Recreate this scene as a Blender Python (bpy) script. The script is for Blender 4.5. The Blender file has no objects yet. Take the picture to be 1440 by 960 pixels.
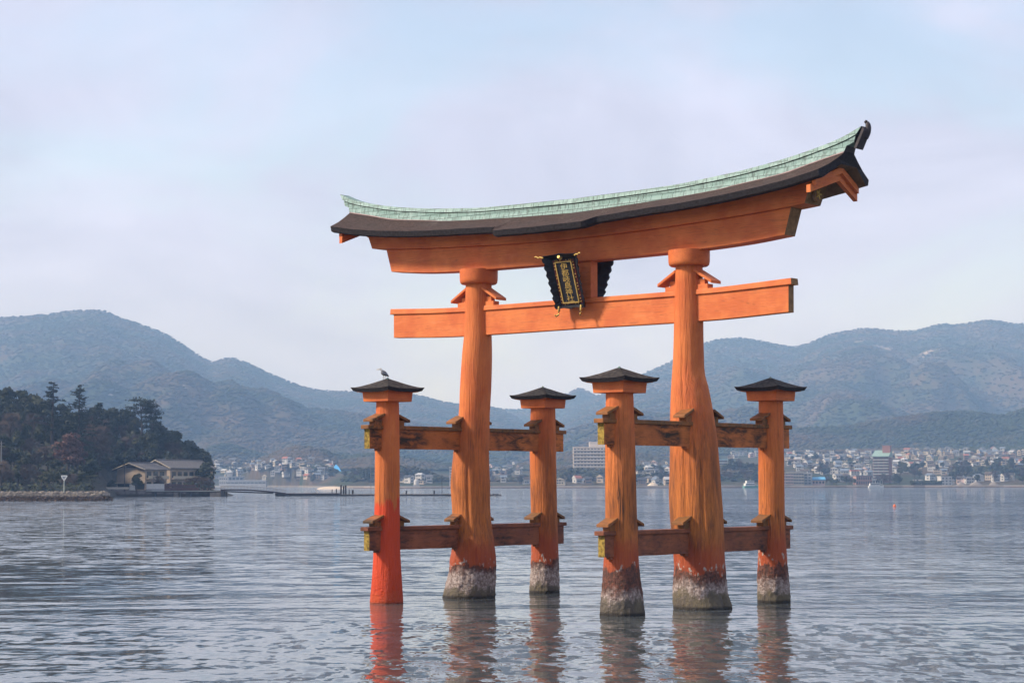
import bpy, bmesh, math, random
import numpy as np
from mathutils import Vector, Matrix, noise as mnoise
random.seed(7)
S = bpy.context.scene
C = S.collection
R = math.radians
PI = math.pi

# ------------------------------------------------------------------ camera
F, PITCH, ROLL, CAMH = 2853.8, 0.0693, -0.0019, 4.406          # pixels of the 1440 wide photo, radians, metres over the tide
cam = bpy.data.cameras.new('camera')
cam.sensor_width = 36.0
cam.lens = F / 1440 * 36
cam.clip_start = 0.5
cam.clip_end = 60000
camo = bpy.data.objects.new('camera', cam)
C.objects.link(camo)
camo.matrix_world = Matrix.Translation((0, 0, CAMH)) @ Matrix.Rotation(PI/2 + PITCH, 4, 'X') @ Matrix.Rotation(ROLL, 4, 'Z')
S.camera = camo

# ------------------------------------------------------------------ light
SUN_EL, SUN_DIR = 37.0, Vector((-1.0, -0.12, 0)).normalized()
sd = (SUN_DIR * math.cos(R(SUN_EL)) + Vector((0, 0, math.sin(R(SUN_EL)))))
sl = bpy.data.lights.new('sun', 'SUN')
sl.energy = 3.4
sl.angle = R(8.0)
sl.color = (1.0, 0.92, 0.82)
so = bpy.data.objects.new('sun', sl)
C.objects.link(so)
so.rotation_euler = sd.to_track_quat('Z', 'Y').to_euler()

S.view_settings.view_transform = 'Standard'
S.view_settings.look = 'None'
S.view_settings.gamma = 1
S.view_settings.use_curve_mapping = False
S.view_settings.exposure = 0.71

W = bpy.data.worlds.new('World')
S.world = W
W.use_nodes = True
wn, wl = W.node_tree.nodes, W.node_tree.links
wn.clear()
wo = wn.new('ShaderNodeOutputWorld')
sky = wn.new('ShaderNodeTexSky')
sky.sky_type = 'NISHITA'
sky.sun_disc = False
sky.sun_elevation = R(SUN_EL)
sky.sun_rotation = math.atan2(SUN_DIR.x, SUN_DIR.y)
sky.air_density = 1.0
sky.dust_density = 1.5
b1 = wn.new('ShaderNodeBackground')
b1.inputs['Strength'].default_value = 0.145
wl.new(sky.outputs[0], b1.inputs[0])
tc = wn.new('ShaderNodeTexCoord')
mp = wn.new('ShaderNodeMapping')
mp.inputs['Scale'].default_value = (3.0, 2.0, 7.0)
mp.inputs['Location'].default_value = (0.6, 0.2, 0.35)
mp.inputs['Rotation'].default_value = (0, R(10), 0)
wl.new(tc.outputs['Generated'], mp.inputs[0])
nz = wn.new('ShaderNodeTexNoise')
nz.inputs['Scale'].default_value = 1.5
nz.inputs['Detail'].default_value = 7
nz.inputs['Roughness'].default_value = 0.55
nz.inputs['Distortion'].default_value = 0.4
wl.new(mp.outputs[0], nz.inputs['Vector'])
cr = wn.new('ShaderNodeMapRange')
cr.interpolation_type = 'SMOOTHSTEP'
for k, v in (('From Min', 0.34), ('From Max', 0.58), ('To Min', 0.38), ('To Max', 1.0)):
    cr.inputs[k].default_value = v
wl.new(nz.outputs[0], cr.inputs[0])
b2 = wn.new('ShaderNodeBackground')                              # thin high cloud
b2.inputs['Color'].default_value = (0.462, 0.488, 0.690, 1)
b2.inputs['Strength'].default_value = 1.0
sx_ = wn.new('ShaderNodeSeparateXYZ')
wl.new(tc.outputs['Generated'], sx_.inputs[0])
el = wn.new('ShaderNodeMapRange')
el.inputs['From Min'].default_value, el.inputs['From Max'].default_value = 0.0, 0.30
wl.new(sx_.outputs[2], el.inputs[0])
cm = wn.new('ShaderNodeMix')
cm.data_type = 'RGBA'
cm.inputs[6].default_value = (0.412, 0.460, 0.655, 1)           # veil near the horizon
cm.inputs[7].default_value = (0.440, 0.464, 0.612, 1)           # high cloud
wl.new(el.outputs[0], cm.inputs[0])
n2_ = wn.new('ShaderNodeTexNoise')                                # thicker and thinner cloud
n2_.inputs['Scale'].default_value = 2.6
n2_.inputs['Detail'].default_value = 8
n2_.inputs['Roughness'].default_value = .58
n2_.inputs['Distortion'].default_value = .6
mp2 = wn.new('ShaderNodeMapping')
mp2.inputs['Scale'].default_value = (2.2, 2.0, 5.5)
mp2.inputs['Location'].default_value = (1.7, 0, .4)
wl.new(tc.outputs['Generated'], mp2.inputs[0])
wl.new(mp2.outputs[0], n2_.inputs['Vector'])
vr = wn.new('ShaderNodeMapRange')
for k, v in (('From Min', .32), ('From Max', .68), ('To Min', .85), ('To Max', 1.12)): vr.inputs[k].default_value = v
wl.new(n2_.outputs[0], vr.inputs[0])
vm = wn.new('ShaderNodeVectorMath')
vm.operation = 'SCALE'
wl.new(cm.outputs[2], vm.inputs[0])
wl.new(vr.outputs[0], vm.inputs['Scale'])
wl.new(vm.outputs[0], b2.inputs['Color'])
mx = wn.new('ShaderNodeMixShader')
wl.new(cr.outputs[0], mx.inputs[0])
wl.new(b1.outputs[0], mx.inputs[1])
wl.new(b2.outputs[0], mx.inputs[2])
wl.new(mx.outputs[0], wo.inputs[0])

# ------------------------------------------------------------------ helpers
def ray(px, py):
    a, b = px - 720, py - 480
    c, s = math.cos(ROLL), math.sin(ROLL)
    X, Yd = c*a + s*b, -s*a + c*b
    return Vector((X, F*math.cos(PITCH) + Yd*math.sin(PITCH), F*math.sin(PITCH) - Yd*math.cos(PITCH)))
def at(px, py, Y):                                               # the point of the place seen at a pixel, Y metres ahead
    r = ray(px, py)
    t = Y / r.y
    return Vector((r.x*t, Y, CAMH + r.z*t))
def onwater(px, py, z=0.0):
    r = ray(px, py)
    t = (z - CAMH) / r.z
    return Vector((r.x*t, r.y*t, z))

def tag(o, label=None, cat=None, group=None, kind=None):
    for k, v in (('label', label), ('category', cat), ('group', group), ('kind', kind)):
        if v: o[k] = v
    return o
def empty(name, loc=(0, 0, 0), rz=0, parent=None):
    o = bpy.data.objects.new(name, None)
    C.objects.link(o)
    o.location = loc
    o.rotation_euler = (0, 0, rz)
    o.empty_display_size = 0.5
    if parent: o.parent = parent
    return o

class MB:
    """collects shapes and links them as ONE mesh object"""
    def __init__(s): s.v, s.f, s.m, s.sm = [], [], [], []
    def add(s, vs, fs, m=0, smooth=False):
        n = len(s.v)
        s.v += [tuple(v) for v in vs]
        s.f += [tuple(i + n for i in f) for f in fs]
        s.m += [m]*len(fs)
        s.sm += [smooth]*len(fs)
    def hexa(s, p, m=0):                                         # 8 corners: bottom ring then top ring, counter-clockwise
        s.add(p, [(3, 2, 1, 0), (4, 5, 6, 7), (0, 1, 5, 4), (1, 2, 6, 5), (2, 3, 7, 6), (3, 0, 4, 7)], m)
    def box(s, x0, x1, y0, y1, z0, z1, m=0, mat=None):
        p = [Vector(q) for q in ((x0, y0, z0), (x1, y0, z0), (x1, y1, z0), (x0, y1, z0), (x0, y0, z1), (x1, y0, z1), (x1, y1, z1), (x0, y1, z1))]
        if mat: p = [mat @ q for q in p]
        s.hexa(p, m)
    def tube(s, pts, rad, seg=8, m=0, cap=True, smooth=True):
        pts = [Vector(p) for p in pts]
        if not hasattr(rad, '__len__'): rad = [rad]*len(pts)
        vs, fs = [], []
        for i, p in enumerate(pts):
            d = (pts[min(i+1, len(pts)-1)] - pts[max(i-1, 0)]).normalized()
            a = d.orthogonal().normalized() if abs(d.z) < 0.9 else Vector((1, 0, 0))
            a = (a - d*a.dot(d)).normalized()
            b = d.cross(a)
            for k in range(seg):
                t = 2*PI*k/seg
                vs.append(p + (a*math.cos(t) + b*math.sin(t))*rad[i])
        for i in range(len(pts)-1):
            for k in range(seg):
                k2 = (k+1) % seg
                fs.append((i*seg+k, i*seg+k2, (i+1)*seg+k2, (i+1)*seg+k))
        s.add(vs, fs, m, smooth)
        if cap:
            s.add(vs[:seg], [tuple(range(seg))[::-1]], m)
            s.add(vs[-seg:], [tuple(range(seg))], m)
    def build(s, name, mats, parent=None, loc=None, bevel=0.0):
        me = bpy.data.meshes.new(name)
        me.from_pydata(s.v, [], s.f)
        if not isinstance(mats, (list, tuple)): mats = [mats]
        for k in mats: me.materials.append(k)
        me.polygons.foreach_set('material_index', s.m)
        me.polygons.foreach_set('use_smooth', s.sm)
        me.update()
        o = bpy.data.objects.new(name, me)
        C.objects.link(o)
        if parent: o.parent = parent
        if loc is not None: o.location = loc
        if bevel:
            b = o.modifiers.new('bevel', 'BEVEL')
            b.width = bevel
            b.segments = 2
            b.limit_method = 'ANGLE'
            b.angle_limit = R(40)
        return o
def link_copy(o, parent=None):
    c = o.copy()
    C.objects.link(c)
    c.parent = parent
    for ch in list(o.children): link_copy(ch, c)
    return c
def lerp_tab(tab, x):
    if x <= tab[0][0]: return tab[0][1]
    for (a, u), (b, w) in zip(tab, tab[1:]):
        if x <= b: return u + (w-u)*(x-a)/(b-a)
    return tab[-1][1]
def smooth_tab(tab, x):                                          # Catmull-Rom through the table
    if x <= tab[0][0]: return tab[0][1]
    if x >= tab[-1][0]: return tab[-1][1]
    for i in range(len(tab)-1):
        if x <= tab[i+1][0]:
            x1, y1 = tab[i]; x2, y2 = tab[i+1]
            x0, y0 = tab[i-1] if i else (2*x1-x2, 2*y1-y2)
            x3, y3 = tab[i+2] if i+2 < len(tab) else (2*x2-x1, 2*y2-y1)
            t = (x-x1)/(x2-x1); h = x2-x1
            m1 = (y2-y0)/(x2-x0)*h; m2 = (y3-y1)/(x3-x1)*h
            return (2*t**3-3*t*t+1)*y1 + (t**3-2*t*t+t)*m1 + (-2*t**3+3*t*t)*y2 + (t**3-t*t)*m2

# ------------------------------------------------------------------ materials
class NT:
    def __init__(s, name, rough=0.7, spec=0.3):
        s.mat = bpy.data.materials.new(name)
        s.mat.use_nodes = True
        s.n, s.l = s.mat.node_tree.nodes, s.mat.node_tree.links
        s.p = s.n['Principled BSDF']
        s.p.inputs['Roughness'].default_value = rough
        s.p.inputs['Specular IOR Level'].default_value = spec
        s.tc = s.n.new('ShaderNodeTexCoord')
        s.obj = s.tc.outputs['Object']
    def link(s, a, b): s.l.new(a, b)
    def set(s, sock, v):
        if hasattr(v, 'is_linked'): s.l.new(v, sock)
        elif hasattr(v, '__len__') and len(v) == 3 and sock.type == 'RGBA': sock.default_value = (*v, 1)
        else: sock.default_value = v
    def mapped(s, scale=(1, 1, 1), loc=(0, 0, 0), rot=(0, 0, 0), src=None):
        m = s.n.new('ShaderNodeMapping')
        m.inputs['Scale'].default_value = scale
        m.inputs['Location'].default_value = loc
        m.inputs['Rotation'].default_value = rot
        s.link(src or s.obj, m.inputs[0])
        return m.outputs[0]
    def noise(s, scale, vec=None, detail=4, rough=0.6, dist=0.0):
        t = s.n.new('ShaderNodeTexNoise')
        t.inputs['Scale'].default_value = scale
        t.inputs['Detail'].default_value = detail
        t.inputs['Roughness'].default_value = rough
        t.inputs['Distortion'].default_value = dist
        s.link(vec or s.obj, t.inputs['Vector'])
        return t.outputs[0]
    def rng(s, v, a, b, c=0.0, d=1.0, smooth=True):
        t = s.n.new('ShaderNodeMapRange')
        if smooth: t.interpolation_type = 'SMOOTHSTEP'
        for k, q in (('From Min', a), ('From Max', b), ('To Min', c), ('To Max', d)): s.set(t.inputs[k], q)
        s.set(t.inputs[0], v)
        return t.outputs[0]
    def math(s, op, a, b=0.0, c=0.0):
        t = s.n.new('ShaderNodeMath')
        t.operation = op
        s.set(t.inputs[0], a); s.set(t.inputs[1], b); s.set(t.inputs[2], c)
        return t.outputs[0]
    def mix(s, f, a, b, mode='MIX'):
        t = s.n.new('ShaderNodeMix')
        t.data_type = 'RGBA'
        t.blend_type = mode
        s.set(t.inputs[0], f); s.set(t.inputs[6], a); s.set(t.inputs[7], b)
        return t.outputs[2]
    def xyz(s, src=None):
        t = s.n.new('ShaderNodeSeparateXYZ')
        s.link(src or s.obj, t.inputs[0])
        return t.outputs
    def rand(s):
        return s.n.new('ShaderNodeObjectInfo').outputs['Random']
    def bump(s, h, dist, strength=1.0):
        t = s.n.new('ShaderNodeBump')
        t.inputs['Strength'].default_value = strength
        t.inputs['Distance'].default_value = dist
        s.link(h, t.inputs['Height'])
        s.link(t.outputs[0], s.p.inputs['Normal'])
    def color(s, v): s.set(s.p.inputs['Base Color'], v)

def plain(name, col, rough=0.7, var=0.18, scale=3.0, metal=0.0, bump=0.0):
    t = NT(name, rough)
    n = t.noise(scale, detail=5)
    lo = tuple(c*(1-var) for c in col); hi = tuple(min(1, c*(1+var)) for c in col)
    t.color(t.mix(t.rng(n, .3, .7), lo, hi))
    t.p.inputs['Metallic'].default_value = metal
    if bump: t.bump(n, bump)
    return t.mat

ORANGE, ORANGE_D = (0.70, 0.195, 0.052), (0.58, 0.132, 0.036)
def painted_wood(name, grain_axis, stain=0.35, dark=(0.09, 0.045, 0.025), base=ORANGE, base2=ORANGE_D, top=1.0):
    """vermilion timber: grain along one axis, worn dark mottling"""
    t = NT(name, 0.62, 0.25)
    sc = {'x': (.35, 4, 4), 'y': (4, .35, 4), 'z': (4, 4, .3)}[grain_axis]
    st = {'x': (.8, 3, 2.6), 'y': (3, .8, 2.6), 'z': (3, 3, .5)}[grain_axis]
    g = t.noise(6, t.mapped(sc), 5, .65)
    big = t.noise(.9, detail=3)
    c = t.mix(t.rng(big, .35, .68), base2, base)
    c = t.mix(t.rng(g, .40, .74, .0, .32), c, tuple(q*.74 for q in base2))
    ck = t.noise(1.6, t.mapped({'x': (.16, 7, 7), 'y': (7, .16, 7), 'z': (7, 7, .16)}[grain_axis]), 3, .5, .4)
    c = t.mix(t.rng(t.math('ABSOLUTE', t.math('SUBTRACT', ck, .5)), 0.0, .014, .40, 0.0), c, (.10, .035, .02))
    fade = t.noise(2.4, t.mapped({'x': (.5, 2, 1.6), 'y': (2, .5, 1.6), 'z': (2, 2, .4)}[grain_axis], (3, 1, 2)), 6, .62, .3)
    c = t.mix(t.rng(fade, .54, .74, 0, .35), c, tuple(min(1, q*1.12+.03) for q in base))
    m = t.noise(1.5, t.mapped(st), 7, .68, .5)
    patch = t.rng(t.noise(.55, detail=2), .40, .6)
    f = t.math('MULTIPLY', t.rng(m, .62-.22*stain, .80-.12*stain), patch)
    c = t.mix(t.math('MULTIPLY', f, min(1, .45+stain)), c, dark)
    if stain > .5:
        m2 = t.noise(3.2, t.mapped(st), 8, .75, .8)
        c = t.mix(t.math('MULTIPLY', t.rng(m2, .50, .66), t.rng(t.noise(.8, detail=3), .36, .58, .15, .85)), c, tuple(q*1.3 for q in dark))
    t.color(c)
    t.bump(g, 0.015, .7)
    return t.mat

def pillar_mat(name, tide, red=0.0, worn=0.5, seed=0.0, wear_top=6.5):
    """weathered camphor trunk. tide = heights of (algae top, barnacle top, brown band top, specks top)"""
    t = NT(name, 0.68, 0.25)
    z = t.xyz()[2]
    off = (seed, seed*1.7, seed*.6)
    g = t.noise(5, t.mapped((3, 3, .22), off), 6, .68, .35)
    crack = t.noise(2.6, t.mapped((3.2, 3.2, .16), off), 4, .6, 1.2)
    big = t.noise(1.1, t.mapped((1, 1, .6), off), 4)
    fine = t.noise(9, t.mapped((1, 1, 1), off), 5, .7)
    c = t.mix(t.rng(big, .35, .65), ORANGE_D, ORANGE)
    ochre = (0.50, 0.165, 0.035)
    c = t.mix(t.rng(t.math('ADD', z, t.math('MULTIPLY', big, 3.0)), 4.4, 8.8, .75*worn+.2, 0.0), c, ochre)
    # grain and dark weather streaks, stronger towards the water
    low = t.rng(z, 2.0, wear_top+2.2, 1.0, .10)
    c = t.mix(t.math('MULTIPLY', t.rng(g, .42, .7), t.math('MULTIPLY', low, .95*worn+.15)), c, (0.27, .085, .026))
    patch = t.rng(t.noise(.75, t.mapped((1, 1, .5), off), 3), .42, .62)
    f = t.math('MULTIPLY', t.rng(crack, .53, .64), t.math('MULTIPLY', low, patch))
    c = t.mix(t.math('MULTIPLY', f, min(1, .5+.8*worn)), c, (0.040, .022, .015))
    dull = t.noise(.9, t.mapped((1.4, 1.4, .35), (seed*2, 3, seed)), 5, .65, .4)
    c = t.mix(t.math('MULTIPLY', t.rng(dull, .46, .64), t.math('MULTIPLY', low, 1.0*worn)), c, (.13, .048, .020))
    # fine black checks running down the grain
    chk = t.noise(3.4, t.mapped((5.5, 5.5, .11), off), 3, .5, .6)
    c = t.mix(t.math('MULTIPLY', t.rng(t.math('ABSOLUTE', t.math('SUBTRACT', chk, .5)), 0.0, .022, 1.0, 0.0), t.math('MULTIPLY', low, .55*worn)), c, (.03, .016, .012))
    wob = t.math('MULTIPLY', t.math('SUBTRACT', t.noise(2.2, t.mapped((1, 1, .8), off), 7, .72), .5), 1.5)
    zz = t.math('ADD', z, wob)
    if red:
        edge = t.math('ADD', z, t.math('MULTIPLY', t.math('SUBTRACT', t.noise(1.6, t.mapped((1.6, 1.6, .25), off), 3), .5), 2.4))
        c = t.mix(t.rng(edge, red-.10, red+.12, .92, 0), c, (0.60, .055, .015))
        c = t.mix(t.rng(t.math('ADD', zz, t.math('MULTIPLY', fine, .2)), .25, .65, .35, 0), c, (.5, .11, .03))
        c = t.mix(t.rng(z, .02, .09, .7, 0), c, (.16, .05, .03))
    else:
        al, ba, br, sp = tide
        redb = (0.36, .062, .022)
        c = t.mix(t.rng(zz, sp+.25, sp+1.3, .8, 0), c, redb)
        specks = t.rng(t.noise(7, t.mapped((1, 1, .55), off), 3, .5), .56, .62)
        inb = t.math('MULTIPLY', t.rng(zz, br-.05, br+.1), t.rng(zz, sp, sp+.12, 1, 0))
        c = t.mix(t.math('MULTIPLY', specks, inb), c, (.42, .36, .31))
        brown = t.mix(t.rng(fine, .4, .62), (.075, .036, .027), (.17, .062, .040))
        c = t.mix(t.rng(zz, br-.06, br+.10, 1, 0), c, brown)
        barn = t.mix(t.rng(fine, .40, .60), (.24, .175, .15), (.52, .43, .39))
        barn = t.mix(t.rng(t.noise(16, detail=3), .38, .64, 0, .5), barn, (.15, .11, .09))
        c = t.mix(t.rng(zz, ba-.28, ba+.12, 1, 0), c, barn)
        alg = t.mix(t.rng(t.noise(2.5, t.mapped((1, 1, .5), off), 4), .4, .62), (.105, .088, .068), (.165, .135, .080))
        alg = t.mix(t.rng(fine, .45, .7, 0, .6), alg, (.06, .05, .04))
        c = t.mix(t.rng(zz, al-.10, al+.14, .92, 0), c, alg)
        c = t.mix(t.rng(z, .05, .16, .9, 0), c, (.025, .022, .020))
    t.color(c)
    h = t.math('ADD', t.math('MULTIPLY', g, .6), t.math('ADD', t.math('MULTIPLY', crack, .8), t.math('MULTIPLY', t.math('MULTIPLY', fine, t.rng(z, 0, 2.2, 1.6, .1)), 1)))
    t.bump(h, 0.075, 1.0)
    return t.mat

M = {}
M['paint_x'] = painted_wood('vermilion_lintel_wood', 'x', .12)
M['paint_nuki'] = painted_wood('vermilion_beam_wood', 'x', .20)
M['paint_clean'] = painted_wood('vermilion_cap_wood', 'y', .05)
M['beam_upper'] = painted_wood('mottled_beam_wood', 'y', 1.35, (.022, .015, .010), (.60, .18, .040), (.48, .135, .030))
M['beam_lower'] = painted_wood('dark_wet_beam_wood', 'y', .9, (.035, .020, .016), (.31, .10, .042), (.20, .064, .032))
M['mossy'] = painted_wood('mossy_plank_wood', 'x', .9, (.04, .032, .018), (.34, .115, .03), (.19, .085, .026))
M['ochre_end'] = plain('ochre_end_grain', (.25, .165, .032), .85, .6, 9)
M['end_dark'] = plain('dark_beam_end', (.22, .12, .05), .8, .25, 6)  # end faces of lintels and tie beam, darker brown than their sides
M['soffit'] = plain('brown_soffit_board', (.16, .10, .055), .8, .2, 4)
M['gold'] = plain('gilt_metal', (.62, .42, .13), .6, .2, 8, .6)
M['black'] = plain('black_lacquer', (.012, .012, .018), .45, .3, 6)
M['maroon'] = plain('dark_red_lacquer', (.10, .016, .014), .5, .3, 6)
M['horn'] = plain('dark_bronze', (.045, .035, .038), .55, .35, 5)

def bark_mat():
    t = NT('cypress_bark_thatch', .9, .15)
    n = t.noise(14, t.mapped((1, 1, 1)), 6, .7)
    big = t.noise(.6, detail=4)
    c = t.mix(t.rng(n, .35, .7), (.045, .030, .026), (.125, .082, .068))
    c = t.mix(t.rng(big, .4, .7, 0, .5), c, (.075, .06, .055))
    lay = t.noise(7, t.mapped((.25, 1.6, 4.5)), 5, .7)
    c = t.mix(t.rng(lay, .46, .66, 0, .6), c, (.030, .022, .020))
    c = t.mix(t.rng(t.noise(1.7, t.mapped((1, .5, .5), (5, 0, 0)), 5, .7), .56, .72, 0, .45), c, (.14, .115, .10))
    t.color(c)
    t.bump(t.math('ADD', n, lay), .06, .9)
    return t.mat
M['bark'] = bark_mat()
M['bark_edge'] = plain('cut_bark_edge', (.022, .018, .020), .9, .4, 12, bump=.03)
def cap_bark():
    t = NT('mossy_bark_shingle', .9, .15)
    n = t.noise(9, detail=6, rough=.7)
    c = t.mix(t.rng(n, .38, .66), (.020, .017, .017), (.085, .07, .062))
    c = t.mix(t.rng(t.noise(2.2, detail=4), .5, .7, 0, .6), c, (.058, .056, .044))
    t.color(c)
    t.bump(n, .05, .8)
    return t.mat
M['cap_bark'] = cap_bark()
def copper_mat():
    t = NT('verdigris_copper_sheet', .6, .3)
    br = t.n.new('ShaderNodeTexBrick')
    br.inputs['Scale'].default_value = 1
    br.inputs['Brick Width'].default_value = .48
    br.inputs['Row Height'].default_value = .21
    br.inputs['Mortar Size'].default_value = .014
    br.inputs['Mortar Smooth'].default_value = .3
    br.inputs['Color1'].default_value = (.20, .315, .27, 1)
    br.inputs['Color2'].default_value = (.28, .40, .355, 1)
    br.inputs['Mortar'].default_value = (.06, .10, .09, 1)
    t.link(t.mapped((1, 1, 1), rot=(PI/2, 0, 0)), br.inputs['Vector'])
    c = br.outputs[0]
    streak = t.noise(3.2, t.mapped((3.5, 1, .8)), 6, .7)
    c = t.mix(t.rng(streak, .46, .66, 0, .85), c, (.095, .125, .11))
    c = t.mix(t.rng(t.noise(5, t.mapped((1.2, 1, .6), (4, 0, 0)), 5, .6), .55, .72, 0, .5), c, (.42, .53, .48))
    t.color(c)
    return t.mat
M['copper'] = copper_mat()

# ------------------------------------------------------------------ ground, water, hills
def fbm(x, y, z=0.0, o=5):
    return mnoise.fractal(Vector((x, y, z)), 1.0, 2.0, o)
def horizon(px): return 678.2 + (-.0019)*(px-720)
def zof(px, py, Y): return CAMH + (horizon(px)-py)*Y/2860.0

RIDGES = [   # distance, depth of the front slope, depth of the back slope, skyline as pixels of the photo
 (5200, 2700, 2000, [(-1450, 600), (-1000, 520), (-700, 470), (-420, 492), (-200, 462), (0, 446), (67, 441), (93, 437), (140, 436), (160, 444), (233, 471), (293, 508), (320, 503), (343, 509), (383, 528), (433, 546), (480, 551), (565, 553), (587, 556), (630, 567), (645, 569), (690, 573), (730, 590), (790, 640)]),
 (6100, 2600, 2000, [(560, 600), (640, 584), (690, 574), (730, 576), (770, 563), (797, 554), (815, 546), (840, 556), (880, 556), (960, 565), (1100, 600)]),
 (5700, 2900, 2000, [(700, 640), (760, 597), (800, 577), (850, 552), (900, 528), (947, 507), (990, 483), (1040, 475), (1075, 480), (1100, 485), (1123, 487), (1173, 469), (1223, 461), (1250, 464), (1290, 464), (1327, 455), (1350, 456), (1393, 450), (1440, 455), (1600, 450), (1850, 478), (2200, 455), (2600, 520), (2950, 600)]),
 (3600, 1200, 900, [(-900, 640), (-400, 600), (0, 600), (100, 574), (150, 565), (233, 545), (277, 547), (333, 559), (400, 571), (480, 579), (560, 592), (640, 605), (720, 612), (800, 618), (860, 622), (960, 640)]),
 (2780, 430, 500, [(860, 640), (960, 618), (1040, 606), (1103, 604), (1193, 600), (1243, 592), (1310, 582), (1360, 580), (1410, 585), (1440, 577), (1560, 566), (1850, 575), (2300, 590), (2900, 630)]),
 (2350, 420, 400, [(330, 668), (370, 645), (417, 630), (450, 634), (480, 644), (520, 640), (564, 645), (600, 650), (640, 656), (700, 662), (740, 652), (790, 640), (850, 636), (900, 640), (960, 650), (1010, 655)]),
 (1760, 130, 150, [(470, 682), (500, 664), (540, 656), (590, 660), (620, 672), (650, 678), (740, 672), (775, 664), (810, 661), (865, 661), (900, 656), (925, 664), (950, 660), (1000, 657), (1050, 655), (1090, 660), (1120, 676), (1140, 680)]),
 (1850, 90, 120, [(1330, 680), (1350, 668), (1390, 659), (1440, 656), (1500, 655), (1700, 660)]),
]
SHORE = [(-400, 2400), (300, 2300), (420, 2200), (445, 1900), (480, 1700), (530, 1600), (560, 1560), (900, 1555), (1300, 1570), (1900, 1500)]
SLOPE = [(-400, .05), (300, .052), (430, .05), (480, .034), (560, .018), (860, .020), (1000, .036), (1150, .044), (1440, .048), (1900, .048)]
def far_h(px, Y):
    sh = lerp_tab(SHORE, px)
    d = Y - sh
    if d < 0: return max(-3.0, d*.05)
    base = min(1.6, d*.12) + max(0, min(d, 900)-25)*lerp_tab(SLOPE, px)*min(1, max(.25, d/300))
    X = (px-720)*Y/2860.0
    h = base
    for Y0, wf, wb, tab in RIDGES:
        if px < tab[0][0]-30 or px > tab[-1][0]+30: continue
        py = smooth_tab(tab, px)
        zc = zof(px, py, Y0)
        if Y < Y0:
            s = (Y0-Y)/wf
            if s > 1.3: continue
            w = min(1, s*2.2)
            sp = fbm(X*.0022*(2600/max(wf, 500))**.5, Y*.0007, Y0*.01, 4)
            s2 = s*(1 + .55*sp*w) + .06*fbm(X*.009, Y*.004, 3.3, 4)*w
            k = max(0, 1-max(0, s2))**1.25
        else:
            k = max(0, 1-((Y-Y0)/wb)**1.5)
        e = 1.0
        if px < tab[0][0]: e = 1-(tab[0][0]-px)/30
        if px > tab[-1][0]: e = 1-(px-tab[-1][0])/30
        zz = zc*k*e
        if zz > h: h = zz
    return h

PXS = np.concatenate([np.linspace(-1500, -440, 67), np.linspace(-424, 1864, 573), np.linspace(1880, 3000, 71)])
YS = np.concatenate([np.linspace(1480, 1700, 45), np.linspace(1708, 2500, 80)[0:], np.linspace(2520, 6900, 170)])
HT = np.array([[far_h(px, Y) for px in PXS] for Y in YS])
def hill_at(px, Y):
    i = min(max(np.searchsorted(YS, Y)-1, 0), len(YS)-2)
    j = min(max(int(np.searchsorted(PXS, px))-1, 0), len(PXS)-2)
    a, b = (Y-YS[i])/(YS[i+1]-YS[i]), (px-PXS[j])/(PXS[j+1]-PXS[j])
    return float((HT[i, j]*(1-b)+HT[i, j+1]*b)*(1-a) + (HT[i+1, j]*(1-b)+HT[i+1, j+1]*b)*a)
def px_of(X, Y): return 720 + X/Y*2860.0
def X_of(px, Y): return (px-720)*Y/2860.0

def hill_mat(name, scars):
    t = NT(name, .95, .05)
    geo = t.n.new('ShaderNodeNewGeometry').outputs['Position']
    n1 = t.noise(.006, geo, 5, .6)
    n2 = t.noise(.035, geo, 5, .7)
    n3 = t.noise(.12, geo, 3, .6)
    c = t.mix(t.rng(n1, .40, .62), (.030, .042, .022), (.085, .062, .042))
    c = t.mix(t.rng(n2, .45, .66, 0, .55), c, (.018, .030, .018))
    c = t.mix(t.rng(n3, .50, .72, 0, .4), c, (.10, .080, .052))
    for (p, r) in scars:
        d = t.n.new('ShaderNodeVectorMath'); d.operation = 'DISTANCE'
        t.link(geo, d.inputs[0]); d.inputs[1].default_value = p
        dd = t.math('ADD', d.outputs['Value'], t.math('MULTIPLY', t.math('SUBTRACT', n2, .5), r*3.2))
        c = t.mix(t.rng(dd, r*.25, r*.7, .9, 0), c, (.36, .31, .275))
    z = t.xyz(geo)[2]
    c = t.mix(t.rng(t.math('ADD', z, t.math('MULTIPLY', t.math('SUBTRACT', n3, .5), 1.5)), .8, 2.2, .85, 0), c, (.20, .18, .165))
    t.color(c)
    return t.mat
def ray_hill(px, py):
    for Y in np.arange(1600, 6300, 25.0):
        p = at(px, py, Y)
        if p.z < hill_at(px, Y): return p
    return at(px, py, 5000)
SC = [(ray_hill(1307, 497), 46), (ray_hill(1320, 485), 26), (ray_hill(1245, 491), 34), (ray_hill(1212, 481), 26), (ray_hill(257, 544), 11), (ray_hill(155, 556), 10), (ray_hill(1020, 491), 14), (ray_hill(1057, 512), 14), (ray_hill(1397, 535), 8)]
M['hill'] = hill_mat('winter_forest_ground', SC)
M['forest'] = hill_mat('winter_forest_crowns', SC)

vs = [(X_of(px, Y), Y, HT[i, j]) for i, Y in enumerate(YS) for j, px in enumerate(PXS)]
nx = len(PXS)
fs = [(i*nx+j, i*nx+j+1, (i+1)*nx+j+1, (i+1)*nx+j) for i in range(len(YS)-1) for j in range(nx-1)]
mb = MB(); mb.add(vs, fs, 0, True)
tag(mb.build('hills', M['hill']), kind='structure')

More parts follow.
